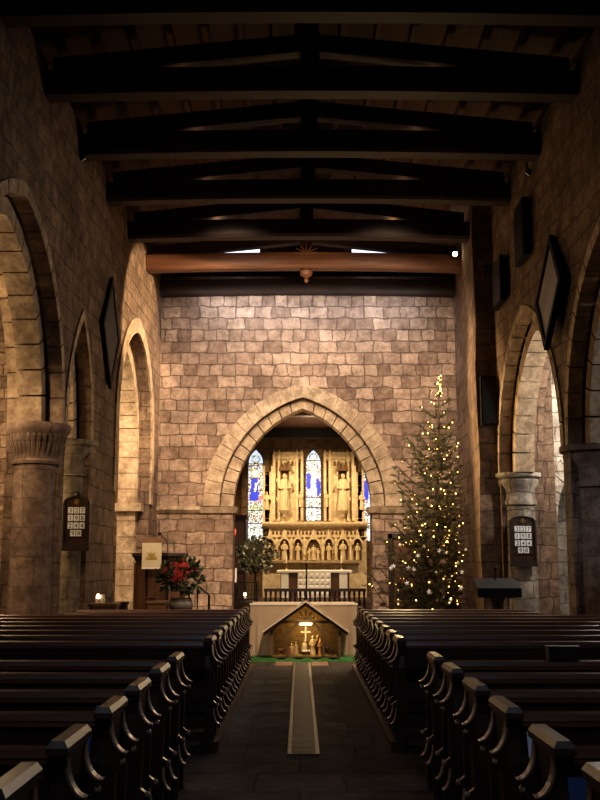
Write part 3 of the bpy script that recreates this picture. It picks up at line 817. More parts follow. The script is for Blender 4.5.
def endmesh(sg):
    k = ('e', sg)
    if k not in _pm:
        # panel from x=0 to sg*.055, cap, pale highlight facings on aisle face
        pan = MB().prism(endpoly, 0, 0.0, sg*.055)
        cap = MB()
        x0, x1 = sorted((-sg*.016, sg*.068))
        cap.box(x0+.012, x1-.012, -.205, .185, .88, .905)
        cap.hexa([(x0,-.225,.905),(x1,-.225,.905),(x1,.205,.905),(x0,.205,.905),(x0,-.225,.93),(x1,-.225,.93),(x1,.205,.93),(x0,.205,.93)])
        cap.hexa([(x0,-.225,.93),(x1,-.225,.93),(x1,.205,.93),(x0,.205,.93),(x0+.016,-.21,.955),(x1-.016,-.21,.955),(x1-.016,.19,.955),(x0+.016,.19,.955)])
        mo = []; bo = []; bk = []
        for y0_ in (-.185, .125):
            bk.append(MB().prism([(-sg*o, z) for o, z in brk], 1, y0_, y0_+.045))
            bk[-1].v = [(v[0], v[1], v[2]) for v in bk[-1].v]
            for z0, h, o0, o1 in ((.885, .135, .004, .078), (.36, .13, .026, .074)):
                cv = sweep(z0, h, o0+.004, o1+.004); m_ = MB()
                for (oa, za), (ob, zb2) in zip(cv, cv[1:]):
                    m_.add([(-sg*oa, y0_-.004, za), (-sg*ob, y0_-.004, zb2), (-sg*ob, y0_+.049, zb2), (-sg*oa, y0_+.049, za),
                            (-sg*(oa-.008), y0_-.004, za-.003), (-sg*(ob-.008), y0_-.004, zb2-.006), (-sg*(ob-.008), y0_+.049, zb2-.006), (-sg*(oa-.008), y0_+.049, za-.003)],
                           [(0,1,2,3), (4,5,1,0), (3,2,6,7), (7,6,5,4)])
                mo.append(m_)  # thin pale facing painting the highlight along the bracket sweep
            for z in (.708, .385): bo.append(MB().ball((-sg*.056, y0_+.022, z), .019, 8, (1, 1.15, 1)))
        _pm[k] = (pan, cap, mo, bo, bk)
    return _pm[k]
def make_pew(sg, L, label, loc, shelf=True):
    t = thing('church_pew', label, 'pew', loc, group='rows of dark wooden church pews')
    pan, cap, mo, bo, bk = endmesh(sg)
    e = pan.build('bench_end', M['pewend'], t)
    cap.build('cap_rail', M['cap'], e); [q.build('scroll_bracket', M['pewend'], e) for q in bk]; [q.build('highlight_facing', M['mould'], e, True) for q in mo]; [q.build('carved_boss', M['mould'], e, True) for q in bo]
    def bx(a, b_, *r):
        x0, x1 = sorted((sg*a, sg*b_)); return (x0, x1)+r
    s0 = .05
    MB().prism([(.22, .0), (.3, .0), (.3, .43), (-.1, .43), (-.1, .9), (-.14, .9), (-.14, 0), (-.06, 0), (-.06, .38), (.22, .38)], 0, sg*(L-.05), sg*L).build('bench_end', M['pewend'], t)
    MB().box(*bx(s0, L-.05, -.135, -.105, .40, .86)).build('backrest', M['pew'], t)
    r = MB().box(*bx(s0, L-.05, -.16, -.085, .86, .885)); x0, x1 = sorted((sg*s0, sg*(L-.05)))
    r.prism([(-.165, .885), (-.075, .885), (-.085, .915), (-.12, .925), (-.155, .915)], 0, x0, x1)
    r.build('top_rail', M['pewrail'], t)
    MB().bbox(*bx(s0, L-.05, -.1, .3, .41, .445), .01).build('seat', M['pew'], t)
    if shelf:
        b = MB().box(*bx(s0, L-.05, -.30, -.135, .70, .722)); b.box(*bx(s0, L-.05, -.305, -.29, .70, .75)); b.build('book_shelf', M['pew'], t)
    b = MB()
    for z in (.08, .2, .32): b.box(*bx(s0, L-.05, -.13, -.11, z, z+.07))
    b.build('lower_rails', M['pew'], t)
    b = MB()
    k = max(1, int(L/1.1))
    for i in range(1, k+1):
        x = sg*(L*i/(k+1)); b.box(x-.025, x+.025, -.1, .27, 0, .41)
    b.build('seat_support', M['pewend'], t)
    return t
ordn = ['first', 'second', 'third', 'fourth', 'fifth', 'sixth', 'seventh', 'eighth', 'ninth']
for sg, side, xf, xn in ((-1, 'pulpit', -.775, -.872), (1, 'tree', .86, .952)):
    for i in range(9):
        y = 9.16+i*.735
        L = 2.72 if y < 11 else 3.75 if y < 14 else 2.55
        if sg > 0: L -= .05
        make_pew(sg, L, f'dark wooden pew, {ordn[8-i]} row back from the nativity stable, {side} side of aisle', (xf, y, PZ_ if False else 0))
    for i, y in enumerate((7.42, 6.62, 5.76, 4.95, 4.07, 3.28)):
        make_pew(sg, 2.6, f'dark wooden pew, {ordn[i]} row behind the cross aisle on the {side} side', (xn, y, 0))
# pew platform kerbs
struct(MB().box(-.775-.0+.0, -.70, 8.95, 15.6, 0, .085).build('trim_3', M['cap']))
struct(MB().box(.785, .86, 8.95, 15.6, 0, .085).build('trim_4', M['cap']))
# books and papers on pew shelves
def book(label, px, ry, mat, w, h, rz=0, th=.03, name='hymn_book', cat='book'):
    """upright on the book shelf behind the pew row at ry, leaning on its backrest"""
    y = ry-.20; x = P(px, 700, y).x
    t = thing(name, label, cat, (x, y, .7225), rz); t.rotation_euler.x = -.2
    MB().box(-w/2, w/2, -th/2, -th/2+.004, 0, h).box(-w/2, w/2, th/2-.004, th/2, 0, h).box(-w/2-.004, -w/2, -th/2, th/2, 0, h).build('cover', mat, t)
    MB().box(-w/2, w/2-.006, -th/2+.004, th/2-.004, .004, h-.006).build('pages', M['paper'], t)
def sheet(label, px, ry, mat, w, h, rz=0):
    y = ry-.20; x = P(px, 700, y).x
    t = tag(MB().prism([(-.03, 0), (.0, 0), (.03, h), (.026, h), (-.002, .006), (-.03, .006)], 0, -w/2, w/2).build('service_sheet', mat, None, at=(x, y, .7225), rz=rz), label, 'paper')
book('blue hymn book standing on a pulpit side pew shelf, the lower of two', 77, 4.95, M['blue'], .13, .108)
book('smaller blue hymn book standing one pew further along on the pulpit side', 104, 5.76, M['blue'], .08, .125)
sheet('folded pale service sheet propped on a tree side pew shelf', 541, 4.95, M['paper'], .13, .118)
book('wide blue folder propped on the tree side pew shelf closest to the camera', 582, 4.07, M['blue'], .12, .10, th=.02, name='blue_folder', cat='folder')
sheet('small white service sheet propped beside the blue folder', 597, 4.07, M['paper'], .05, .11)
t = thing('hymn_book_box', 'dark wooden book box standing on a tree side pew top rail', 'box', (P(563, 657, 7.3).x, 7.3, .925))
MB().box(-.11, .11, -.05, .05, 0, .012).box(-.11, .11, -.05, -.038, .012, .085).box(-.11, -.098, -.038, .05, .012, .085).box(.098, .11, -.038, .05, .012, .085).build('box_body', M['darkoak'], t)
MB().prism([(-.055, .085), (.055, .085), (.055, .097), (-.055, .097)], 0, -.118, .118).build('lid', M['darkoak'], t)

# ------------------------------------------------------------------ aisle grating and tiles
t = thing('floor_grating', 'long narrow iron heating grating down the middle of the aisle', 'floor grating', (.03, 0, 0))
b = MB()
y = 8.8
while y < 16.55:
    b.box(-.105, .105, y, y+.035, .004, .014); y += .06
b.box(-.105, .105, 8.8, 16.55, .001, .004)
b.build('bars', M['grate'], t)
for s in (-1, 1): MB().box(s*.12-.016, s*.12+.016, 8.78, 16.6, .001, .018).build('edge_rail', M['gratee'], t)
for s in (-1, 1):
    x0, x1 = sorted((.03+s*.155, .03+s*.42))
    struct(MB().box(x0, x1, 16.15, 16.95, .001, .006).build('trim_floor_tiles', M['rtile']))

# ------------------------------------------------------------------ nave altar with cloth, stable
Ya = 17.45
xl, xr = P(250, 630, Ya).x, P(357.5, 630, Ya).x; zt = P(300, 603.5, Ya).z
t = thing('nave_altar_table', 'wooden nave altar table hidden beneath the cream cloth', 'table', ((xl+xr)/2, Ya+.4, 0))
w2 = (xr-xl)/2-.04
MB().box(-w2, w2, -.34, .34, zt-.06, zt-.012).build('tabletop', M['oak'], t)
for sx in (-1, 1):
    for sy in (-1, 1): MB().box(sx*(w2-.06)-.03, sx*(w2-.06)+.03, sy*.28-.03, sy*.28+.03, 0, zt-.06).build('leg', M['oak'], t)
b = MB()   # draped cloth with soft vertical folds
per = []
cxm, hw, hd = (xl+xr)/2, (xr-xl)/2, .40
n = 120
def perim(f):
    L = [2*hw, 2*hd, 2*hw, 2*hd]; s = f*sum(L)
    pts = [(-hw, -hd), (hw, -hd), (hw, hd), (-hw, hd)]; nm = [(0, -1), (1, 0), (0, 1), (-1, 0)]
    for i in range(4):
        if s <= L[i]+1e-9:
            u = s/L[i]; a, c = pts[i], pts[(i+1) % 4]; return (a[0]+(c[0]-a[0])*u, a[1]+(c[1]-a[1])*u, nm[i], i)
        s -= L[i]
    return (-hw, -hd, (-1, 0), 3)
rows = [zt, zt-.015, zt-.06, zt*.66, zt*.33, .012]; amp = [0, 0, .002, .012, .02, .028]; out = [-.03, -.004, 0, .004, .01, .02]
vs = []; 
for z, am, ou in zip(rows, amp, out):
    for i in range(n):
        x, y, nn, sd = perim(i/n)
        d = ou+am*math.sin(i*1.9+math.sin(i*.37)*2)*(1 if sd != 0 or abs(x) > hw*.8 else .25)
        vs.append((cxm+x+nn[0]*d*(1 if z < zt else 0)+(-.02*x/hw if z == zt else 0), Ya+.4+y+nn[1]*d*(1 if z < zt else 0)+(-.02*y/hd if z == zt else 0), z))
fs = [tuple(range(n))]
for j in range(len(rows)-1):
    for i in range(n): fs.append((j*n+i, j*n+(i+1) % n, (j+1)*n+(i+1) % n, (j+1)*n+i))
b.add(vs, fs)
cl = tag(b.build('altar_cloth', M['alcl'], None, True), 'cream floor-length cloth draped over the nave altar table behind the stable', 'tablecloth')
MB().box(xl-.006, xr+.006, Ya-.008, Ya+.05, zt-.03, zt+.004).build('cloth_edge_fold', M['white'], cl)
gx0, gx1 = P(249, 658, 16.9).x, P(357, 658, 16.9).x
bb = MB()
n = 30
for i in range(n):
    xa_, xb_ = gx0+(gx1-gx0)*i/n, gx0+(gx1-gx0)*(i+1)/n
    h0 = .03+.02*math.sin(i*1.3); bb.hexa([(xa_,16.78,.002),(xb_,16.78,.002),(xb_,17.4,.002),(xa_,17.4,.002),(xa_,16.82,h0),(xb_,16.82,h0),(xb_,17.4,.05),(xa_,17.4,.05)])
tag(bb.build('green_cloth', M['green']), 'rumpled green cloth spread on the floor beneath the stable', 'cloth')
# stable
Ys = 16.98; cxs = P(305.7, 630, Ys).x
zE, zRg = P(300, 632.5, Ys).z, P(300, 602.5, Ys).z
hwS = .70; dS = .42; wx = .56
t = thing('nativity_stable', 'small open wooden nativity stable with pitched roof, lit inside', 'nativity stable', (cxs, Ys, .05))
z_e, z_r = zE-.05, zRg-.05
MB().box(-wx, wx, 0, dS, 0, .02).build('base_board', M['stwood'], t)
MB().prism([(-wx, .02), (wx, .02), (wx, z_e), (0, z_r-.03), (-wx, z_e)], 1, dS-.02, dS).build('back_wall', M['hess'], t)
for s in (-1, 1):
    MB().box(s*wx-.012, s*wx+.012, .02, dS-.02, .02, z_e).build('side_wall', M['stwood'], t)
    MB().box(s*wx-.025, s*wx+.025, -.01, .04, .02, z_e+.03).build('corner_post', M['stwood'], t)
    MB().box(s*.30-.018, s*.30+.018, -.01, .03, .02, z_e+.12).build('inner_post', M['stwood'], t)
    sl = (z_r-z_e)/hwS
    pts = [(s*(hwS), z_e-.0), (0, z_r), (0, z_r+.03), (s*hwS, z_e+.03)]
    MB().prism(pts, 1, -.05, dS+.0).build('roof_slope', M['stwood'], t)
    pts = [(s*hwS, z_e-.05), (0, z_r-.05), (0, z_r+.0), (s*hwS, z_e+.0)]
    MB().prism(pts, 1, -.06, -.03).build('front_rafter', M['darkoak'], t)
    pts = [(s*(hwS+.01), z_e-.0), (0, z_r+.002), (0, z_r+.038), (s*(hwS+.01), z_e+.034)]
    MB().prism(pts, 1, -.075, -.05).build('barge_board', M['stwd2'], t)  # pale strip painting the light along the roof edge
    MB().beam((s*.3, .01, z_e-.02), (s*.12, .01, z_e+.17), .03, .03).build('brace', M['stwood'], t)
MB().box(-.46, .46, -.01, .03, z_e+.15, z_e+.19).build('cross_beam', M['stwood'], t)
b = MB()
for k in range(5):
    a = PI*(.1+.8*k/4); b.tube([(0, .0, z_e+.2), (.16*math.cos(a), 0, z_e+.2+.16*math.sin(a))], .011, 5)
b.build('gable_fan', M['stwood'], t)
o = MB().box(-.10, .10, -.03, .0, z_e+.125, z_e+.15).build('lamp_strip', M['tube'], t); o['label'] = 'glowing strip lamp under the beam'
MB().box(-.013, .013, dS-.05, dS-.03, z_e-.18, z_e+.07).box(-.085, .085, dS-.05, dS-.03, z_e-.03, z_e-.005).build('back_cross', M['stwd2'], t)
b = MB(); rr = random.Random(3)
for i in range(260):
    x, y = rr.uniform(-.52, .52), rr.uniform(.02, .36); a = rr.uniform(0, 6.28); l = .04
    b.tube([(x, y, .024+rr.random()*.01), (x+math.cos(a)*l, y+math.sin(a)*l, .03+rr.random()*.02)], .0022, 3)
o = b.build('straw', M['straw'], t); o['kind'] = 'stuff'
def figurine(label, x, y, h, mat, kneel=False, rz=0, shade=None):
    g = thing('nativity_figurine', label, 'figurine', (cxs+x, Ys+y, .072), rz)
    m2 = plain('painted_robe', mat, .6, var=.1)
    s = h
    if kneel: pr = [(.2*s, 0), (.24*s, .12*s), (.2*s, .35*s), (.17*s, .6*s), (.13*s, .75*s), (.06*s, .8*s)]
    else: pr = [(.16*s, 0), (.15*s, .2*s), (.11*s, .5*s), (.13*s, .72*s), (.1*s, .8*s), (.04*s, .84*s)]
    MB().lathe(pr, n=12).build('robe', m2, g, True)
    MB().ball((0, -.01*s, .9*s), .085*s, 8, (.9, .9, 1.1)).build('head', M['stat'], g, True)
    for sd in (-1, 1):
        MB().tube([(sd*.12*s, 0, .72*s), (sd*.15*s, -.06*s, .55*s), (sd*.03*s, -.17*s, .52*s)], [.04*s, .035*s, .022*s], 6).build('arm', m2, g, True)
    return g
figurine('kneeling figurine in tan robe at the left inside the stable', -.24, .12, .20, (.35, .22, .1), True, .5)
figurine('kneeling figurine in pale robe behind the tan-robed one', -.17, .25, .22, (.5, .4, .26), True, .3)
figurine('kneeling mother figurine in white robe beside the manger', -.02, .30, .25, (.7, .62, .48), True)
figurine('tall standing figurine in cream robe right of the manger', .12, .2, .32, (.65, .5, .3), False, -.3)
figurine('standing figurine in brown robe behind the cream-robed one', .20, .31, .33, (.3, .17, .08), False, -.4)
figurine('standing figurine in orange robe at the right inner post', .25, .14, .29, (.5, .27, .1), False, -.6)
g = thing('manger', 'tiny wooden manger with white swaddled baby on the straw', 'manger', (cxs+.0, Ys+.14, .072))
MB().prism([(-.05, .06), (.05, .06), (.03, .02), (-.03, .02)], 0, -.07, .07).build('trough', M['stwood'], g)
for sx in (-1, 1): MB().beam((sx*.05, -.05, 0), (sx*.05, .05, .07), .01, .01).beam((sx*.05, .05, 0), (sx*.05, -.05, .07), .01, .01).build('leg', M['stwood'], g)
MB().ball((-.01, 0, .072), .03, 8, (1.7, .9, .7)).ball((.055, 0, .08), .018, 8).build('swaddled_baby', M['white'], g, True)
def animal(label, x, y, s, mat, rz):
    g = thing('animal_figurine', label, 'figurine', (cxs+x, Ys+y, .072), rz); m2 = plain('painted_hide', mat, .7)
    body = MB()
    body.ball((0, 0, .6*s), .24*s, 10, (1.9, .85, .95)); body.tube([(.35*s, 0, .68*s), (.55*s, 0, .95*s)], [.15*s, .1*s], 8); body.ball((.64*s, 0, .96*s), .1*s, 8, (1.5, .8, .9))
    for sd in (-1, 1): body.tube([(.52*s, sd*.07*s, 1.02*s), (.5*s, sd*.12*s, 1.14*s)], [.03*s, .01*s], 5)
    for lx in (-.3, .3):
        for ly in (-.11, .11): body.tube([(lx*s, ly*s, .5*s), (lx*s, ly*s, .25*s), (lx*s, ly*s, 0)], [.075*s, .045*s, .04*s], 6)
    body.build('body', m2, g, True)
animal('brown ox figurine lying near the left outer post of the stable', -.42, .2, .14, (.2, .1, .05), .4)
animal('grey donkey figurine near the right outer post of the stable', .42, .2, .14, (.22, .17, .13), 2.6)

# ------------------------------------------------------------------ pulpit
Yp = 20.3
xp0, xp1 = P(131, 580, Yp).x, P(182, 580, Yp).x; cxp = (xp0+xp1)/2; zp = P(150, 553, Yp).z
t = thing('pulpit', 'dark panelled wooden pulpit standing in front of the large side arch', 'pulpit', (cxp, Yp+.5, 0))
r = (xp1-xp0)/2
def octa(r_, z0, z1, b=None, sy=1):
    b = b or MB(); b.lathe([(r_, z0), (r_, z1)], n=8, a0=PI/8, a1=2*PI+PI/8, sy=sy); return b
octa(r, .35, zp-.12).build('body', M['darkoak'], t)
octa(r*.7, 0, .35).build('plinth', M['darkoak'], t)
MB().lathe([(r*1.02, zp-.16), (r*1.08, zp-.1), (r*1.16, zp-.06), (r*1.16, zp), (r*1.0, zp+.005)], n=8, a0=PI/8, a1=2*PI+PI/8).build('cornice', M['darkoak'], t)
for k in range(8):
    a = 2*PI*k/8+PI/8+PI/8; ap = r*math.cos(PI/8)
    if math.sin(a) > .5: continue
    m4 = Matrix.Rotation(a+PI/2, 4, 'Z')
    q = MB().box(-r*.28, r*.28, -ap-.02, -ap, .5, zp-.25).box(-r*.33, -r*.28, -ap-.035, -ap, .45, zp-.2).box(r*.28, r*.33, -ap-.035, -ap, .45, zp-.2)
    q.xf(m4); q.build('panel', M['oak'], t)
zl = P(150, 541, Yp).z
q = MB().hexa([(-.28,-.62,zl-.10),(.12,-.62,zl-.10),(.12,-.3,zl+.02),(-.28,-.3,zl+.02),(-.28,-.62,zl-.05),(.12,-.62,zl-.05),(.12,-.3,zl+.07),(-.28,-.3,zl+.07)])
q.box(-.11, -.05, -.5, -.42, zp-.05, zl-.02); q.build('book_desk', M['oak'], t)
xc0, xc1 = P(142, 555, Yp-.15).x-cxp, P(161.5, 555, Yp-.15).x-cxp; zc0, zc1 = P(150, 567.5, Yp-.15).z, P(150, 543.5, Yp-.15).z
f = tag(MB().box(xc0, xc1, -.655, -.64, zc0, zc1).box(xc0, xc1, -.655, -.32, zc1, zc1+.012).build('pulpit_fall', M['cream'], None, at=(cxp, Yp+.5, 0)), 'cream pulpit cloth with gold emblem hanging over the front', 'cloth')
b = MB(); mx = (xc0+xc1)/2; mz = (zc0+zc1)/2+.02
for k in range(5):
    a = PI*k/4; b.beam((mx, -.66, mz-.05), (mx+.1*math.cos(a), -.66, mz-.05+.12*math.sin(a)), .008, .02)
b.box(mx-.11, mx+.11, -.664, -.655, mz-.09, mz-.06); b.build('gold_emblem', M['gold'], f)
MB().box(xc0, xc1, -.657, -.639, zc0-.03, zc0).build('fringe', M['white'], f)
pm = [P(166.5, 552, Yp), P(166.3, 545, Yp), P(164, 539, Yp), P(158.5, 533.5, Yp)]
t = thing('microphone', 'slim black gooseneck microphone on the pulpit edge', 'microphone', (0,0,0))
MB().tube([(pm[0].x, Yp+.2, zp)]+[(p.x, Yp+.2, p.z) for p in pm[1:]], .01, 6).build('gooseneck', M['black'], t)
MB().ball((pm[3].x-.01, Yp+.2, pm[3].z), .035, 8).build('capsule', M['black'], t, True)
# stair rail beside the pulpit
t = thing('handrail', 'thin black metal stair handrail beside the pulpit', 'handrail', (0, 0, 0))
Yh = 21.2
q = [P(197.5, 612, Yh), P(197.5, 588, Yh), P(209, 595, Yh), P(209, 614, Yh)]
MB().tube([(q[0].x, Yh, 0), (q[1].x, Yh, q[1].z), (q[1].x+.03, Yh, q[1].z+.03), (q[2].x, Yh, q[2].z), (q[3].x, Yh, 0)], .025, 8).build('rail', M['iron'], t)
MB().tube([(P(189, 600, Yh).x, Yh, 0), (P(189, 600, Yh).x, Yh, P(189, 590, Yh).z)], .02, 6).build('post', M['iron'], t)
# poinsettia
Yq = 19.0; pq = P(181.5, 577, Yq)
zs = P(181, 610, Yq).z-.1
t = thing('plant_stand', 'dark round wooden stand under the red flowering plant', 'plant stand', (pq.x, Yq, 0))
MB().lathe([(.2, 0), (.2, .04), (.06, .08), (.05, zs-.1), (.2, zs-.05), (.24, zs)], n=16).build('pedestal', M['darkoak'], t, True)
t = thing('poinsettia_plant', 'large red flowering plant with dark leaves in pot beside pulpit', 'potted plant', (pq.x, Yq, zs))
MB().lathe([(.13, 0), (.2, .05), (.22, .2), (.19, .30), (.2, .32)], n=16).build('pot', M['tin'], t, True)
MB().lathe([(.205, .13), (.225, .16), (.225, .22), (.2, .26)], n=16).build('pot_band', M['pot'], t, True)
rr = random.Random(21); zz = pq.z-zs
b = MB(); bouquet(b, (0,0,zz), .36, 170, rr, [0], .13, (1.1, .9, .9)); b.build('leaves', M['leafd'], t)
b = MB()
for i in range(30):
    a, e = rr.uniform(PI, 2*PI), rr.uniform(-.35, 1.2); d = Vector((math.cos(a)*math.cos(e), math.sin(a)*math.cos(e), math.sin(e)))
    k_ = rr.uniform(.8, 1.15); c = Vector((0, 0, zz+.03))+Vector((d.x*.36, d.y*.36, d.z*.3))*k_; u = d.cross(Vector((0,0,1))).normalized(); w = u.cross(d)
    for k in range(6):
        an = 2*PI*k/6; v = u*math.cos(an)+w*math.sin(an); s = u*math.cos(an+PI/2)+w*math.sin(an+PI/2)
        b.add([c, c+v*.035+s*.015, c+v*.07+d*.01, c+v*.035-s*.015], [(0,1,2,3)])
b.build('red_bracts', M['leafr'], t)['kind'] = 'stuff'
b = MB()
for i in range(26):
    a = rr.uniform(0, PI); L = rr.uniform(.35, .6)
    b.tube([(0, -.05, zz), (L*math.cos(a)*.9, -.1, zz+L*.75*math.sin(a))], [.008, .003], 4)
b.build('twigs', M['bark'], t)
# wooden chests near the pulpit
def chest(label, px0, px1, py, Y, mat, z0=0, d=.35):
    x0, x1 = P(px0, 600, Y).x, P(px1, 600, Y).x; zt_ = P(px0, py, Y).z
    t = thing('wooden_chest', label, 'chest', ((x0+x1)/2, Y+d/2, z0)); w = (x1-x0)/2; h = zt_-z0
    MB().box(-w+.02, w-.02, -d/2+.02, d/2-.02, .06, h-.05).build('body', mat, t)
    MB().bbox(-w, w, -d/2, d/2, h-.05, h, .01).build('lid', mat, t)
    b = MB()
    for sx in (-1, 1):
        for sy in (-1, 1): b.box(sx*(w-.05)-.03, sx*(w-.05)+.03, sy*(d/2-.05)-.03, sy*(d/2-.05)+.03, 0, .06)
    b.build('feet', mat, t); return zt_
zt1 = chest('brown wooden chest with two candles on top beyond the pulpit side pews', 88, 117, 603.5, 15.85, M['oak'])
chest('dark low wooden chest between the candle chest and pulpit', 117, 126, 602, 18.6, M['darkoak'])
chest('pale wooden chest standing directly in front of the pulpit', 146, 167, 601, 18.9, M['oakl'])
for px, lab in ((98, 'small glowing candle on the low wooden chest'), (102.5, 'second white candle on the low wooden chest, unlit-looking and paler')):
    t = thing('candle', 'lit glowing candle in cup on the brown chest beyond the pews' if px == 98 else 'pale cream candle right of the glowing one on chest', 'candle', (P(px, 600, 16.0).x, 16.0, zt1))
    MB().lathe([(.035, 0), (.04, .07)], n=10).build('cup', M['cream'], t, True)
    if px == 98: MB().ball((0, 0, .1), .03, 8, (1, 1, 1.4)).build('flame', M['flame'], t, True)
    else: MB().lathe([(.03, .07), (.03, .13)], n=8).build('candle_wax', M['white'], t, True)
t = thing('small_box', 'small reddish wooden box on the pale chest', 'box', (P(151, 598, 19).x, 19.05, P(146, 601, 18.9).z))
MB().box(-.09, .09, -.06, .06, 0, .05).build('body', M['oak'], t); MB().bbox(-.1, .1, -.07, .07, .05, .07).build('lid', M['oak'], t)

# ------------------------------------------------------------------ hymn boards
def numtext(ch, parent, x, z, y, h):
    cu = bpy.data.curves.new('numeral', 'FONT'); cu.body = ch; cu.size = h*1.25; cu.align_x = 'CENTER'; cu.extrude = .001
    ob = bpy.data.objects.new('numeral', cu); dg = None
    COL.objects.link(ob)
    bpy.context.view_layer.update()
    me = bpy.data.meshes.new_from_object(ob.evaluated_get(bpy.context.evaluated_depsgraph_get()))
    bpy.data.objects.remove(ob)
    me.materials.clear(); me.materials.append(M['ink'])
    o = bpy.data.objects.new('numeral', me); COL.objects.link(o); o.parent = parent
    o.rotation_euler = (PI/2, 0, 0); o.location = (x, y, z-h*.44); return o
def hymn_board(label, px0, px1, py0, py1, Y, finial, rz=0, rowsy=()):
    x0, x1 = P(px0, 530, Y).x, P(px1, 530, Y).x; z0, z1 = P(70, py1, Y).z, P(70, py0, Y).z
    w, H = (x1-x0)/2, z1-z0
    t = thing('hymn_board', label, 'hymn board', ((x0+x1)/2, Y, z0), rz)
    n = 10; ri = w*.55
    arc = [(-w, 0)]+[(w*math.cos(PI-PI*i/n), H-ri+ri*math.sin(PI-PI*i/n)**.7 if 0 < i < n else H-ri) for i in range(n+1)]+[(w, 0)]
    MB().prism(arc, 1, 0, .05).build('board', M['pewend'], t)
    inn = [(x*.86, .08+z*.9) for x, z in arc]
    fr = MB(); m = len(arc)
    for i in range(m):
        a, b_, c, d = arc[i], arc[(i+1) % m], inn[(i+1) % m], inn[i]
        fr.hexa([(a[0],-.025,a[1]),(b_[0],-.025,b_[1]),(c[0],-.025,c[1]),(d[0],-.025,d[1]),(a[0],0,a[1]),(b_[0],0,b_[1]),(c[0],0,c[1]),(d[0],0,d[1])])
    fr.build('frame', M['darkoak'], t)
    MB().box(-w*1.04, w*1.04, -.05, .05, -.03, .02).build('bottom_ledge', M['darkoak'], t)
    if finial: MB().ball((0, .02, H+.035), .05, 8).build('finial', M['darkoak'], t, True)
    em = MB()
    for k in range(4):
        a = PI*k/4; em.beam((-.05*math.cos(a), -.01, H-.2*H*.5-.05*math.sin(a)), (.05*math.cos(a), -.01, H-.1*H+.05*math.sin(a)), .015, .012)
    em.build('carved_emblem', M['brass'], t)
    ch = H*.118
    for j, row in enumerate(('327', '198', '244', '98')):
        z = H*(.735-.145*j)
        MB().box(-w*.82, w*.82, -.018, 0, z-ch*.64, z-ch*.54).build('card_rail', M['darkoak'], t)
        for i, d in enumerate(row):
            x = (i-(len(row)-1)/2)*w*.44
            c = MB().box(-w*.19, w*.19, -.012, -.002, -ch/2, ch/2).build('number_card', M['card'], t, at=(x, 0, z))
            numtext(d, c, 0, 0, -.0145, ch*.8)
    return t
hymn_board('arched wooden hymn board with finial on the pulpit side half pillar', 62.5, 89.5, 496.5, 549, 16.40, True)
hymn_board('arched wooden hymn board without finial on the pillar behind the lectern', 509.5, 536, 516, 565, 18.64, False)

# ------------------------------------------------------------------ hatchments and wall boxes
def hatch(label, cy_, cz, hy, hz, X, sg, mat, tilt, dp=.04):
    t = thing('diamond_hatchment', label, 'hatchment', (X, cy_, cz)); t.rotation_euler = (0, tilt, 0)
    d = lambda k: [(-hy*k, 0), (0, -hz*k), (hy*k, 0), (0, hz*k)]
    MB().prism(d(.86), 0, -.01, .01).build('panel', mat, t)
    b = MB(); o_, i_ = d(1), d(.84)
    for k in range(4):
        a, c, e, f_ = o_[k], o_[(k+1) % 4], i_[(k+1) % 4], i_[k]
        b.hexa([(-dp,)+a, (-dp,)+c, (-dp,)+e, (-dp,)+f_, (dp,)+a, (dp,)+c, (dp,)+e, (dp,)+f_])
    b.build('frame', M['black'], t)
hatch('diamond-shaped black-framed grey panel hung on the tree side wall', 14.6, 5.62, .78, .90, RX(14.6)-.12, 1, M['hatp'], .08)
hatch('diamond-shaped dark panel hung on the pulpit side wall above arches', 17.85, 5.75, .80, 1.05, LX(17.85)+.045, -1, M['hatd'], -.012, .025)
def speaker(label, x, y, z, w, h, d, rz=0):
    t = thing('wall_speaker', label, 'speaker', (x, y, z), rz)
    MB().box(-w/2, w/2, -d/2, d/2, 0, h).build('cabinet', M['black'], t)
    g = MB().box(-w*.42, w*.42, -d/2-.012, -d/2, h*.04, h*.96).build('grille', M['iron'], t)
    MB().box(-.03, .03, d/2, d/2+.04, h*.4, h*.6).build('bracket', M['iron'], t)
q = P(489, 426, 18.85); speaker('tall black column speaker on the pier end behind the lectern', q.x, 18.83, q.z, .30, .95, .14)
q = P(504, 297, 17.2); speaker('dark box speaker on the tree side wall next to the pier', RX(18.0)-.1, 18.0, 6.3, .8, .85, .10, -PI/2)
speaker('dark box speaker on the tree side wall above the diamond panel', RX(16.2)-.1, 16.2, 6.6, .7, 1.0, .10, -PI/2)

# ------------------------------------------------------------------ lectern
Yl = 17.0; ql = P(497.5, 612, Yl)
t = thing('lectern', 'black lectern with broad sloping desk in front of the pier', 'lectern', (ql.x, Yl, 0))
zt_, zb_ = P(497, 578.5, Yl).z, P(497, 597, Yl).z; w = (P(519, 590, Yl).x-P(476, 590, Yl).x)/2
MB().hexa([(-w,-.22,zb_),(w,-.22,zb_),(w*.96,.2,zt_-.05),(-w*.96,.2,zt_-.05),(-w,-.22,zb_+.12),(w,-.22,zb_+.12),(w*.96,.2,zt_),(-w*.96,.2,zt_)]).build('desk', M['black'], t)
MB().box(-w, w, -.25, -.22, zb_, zb_+.15).build('book_stop', M['black'], t)
MB().lathe([(.25, 0), (.25, .06), (.08, .12), (.065, .6), (.1, zb_-.1), (.16, zb_+.02)], n=12).build('post', M['darkoak'], t, True)
t = thing('microphone', 'thin black microphone rising from the lectern desk', 'microphone', (0,0,0))
a = P(496.5, 580, Yl); c = P(495.5, 568, Yl)
MB().tube([(a.x, Yl+.1, zt_-.03), (a.x, Yl+.08, c.z-.05), (c.x, Yl, c.z)], .008, 6).build('gooseneck', M['black'], t); MB().ball((c.x, Yl, c.z), .03, 8).build('capsule', M['black'], t, True)

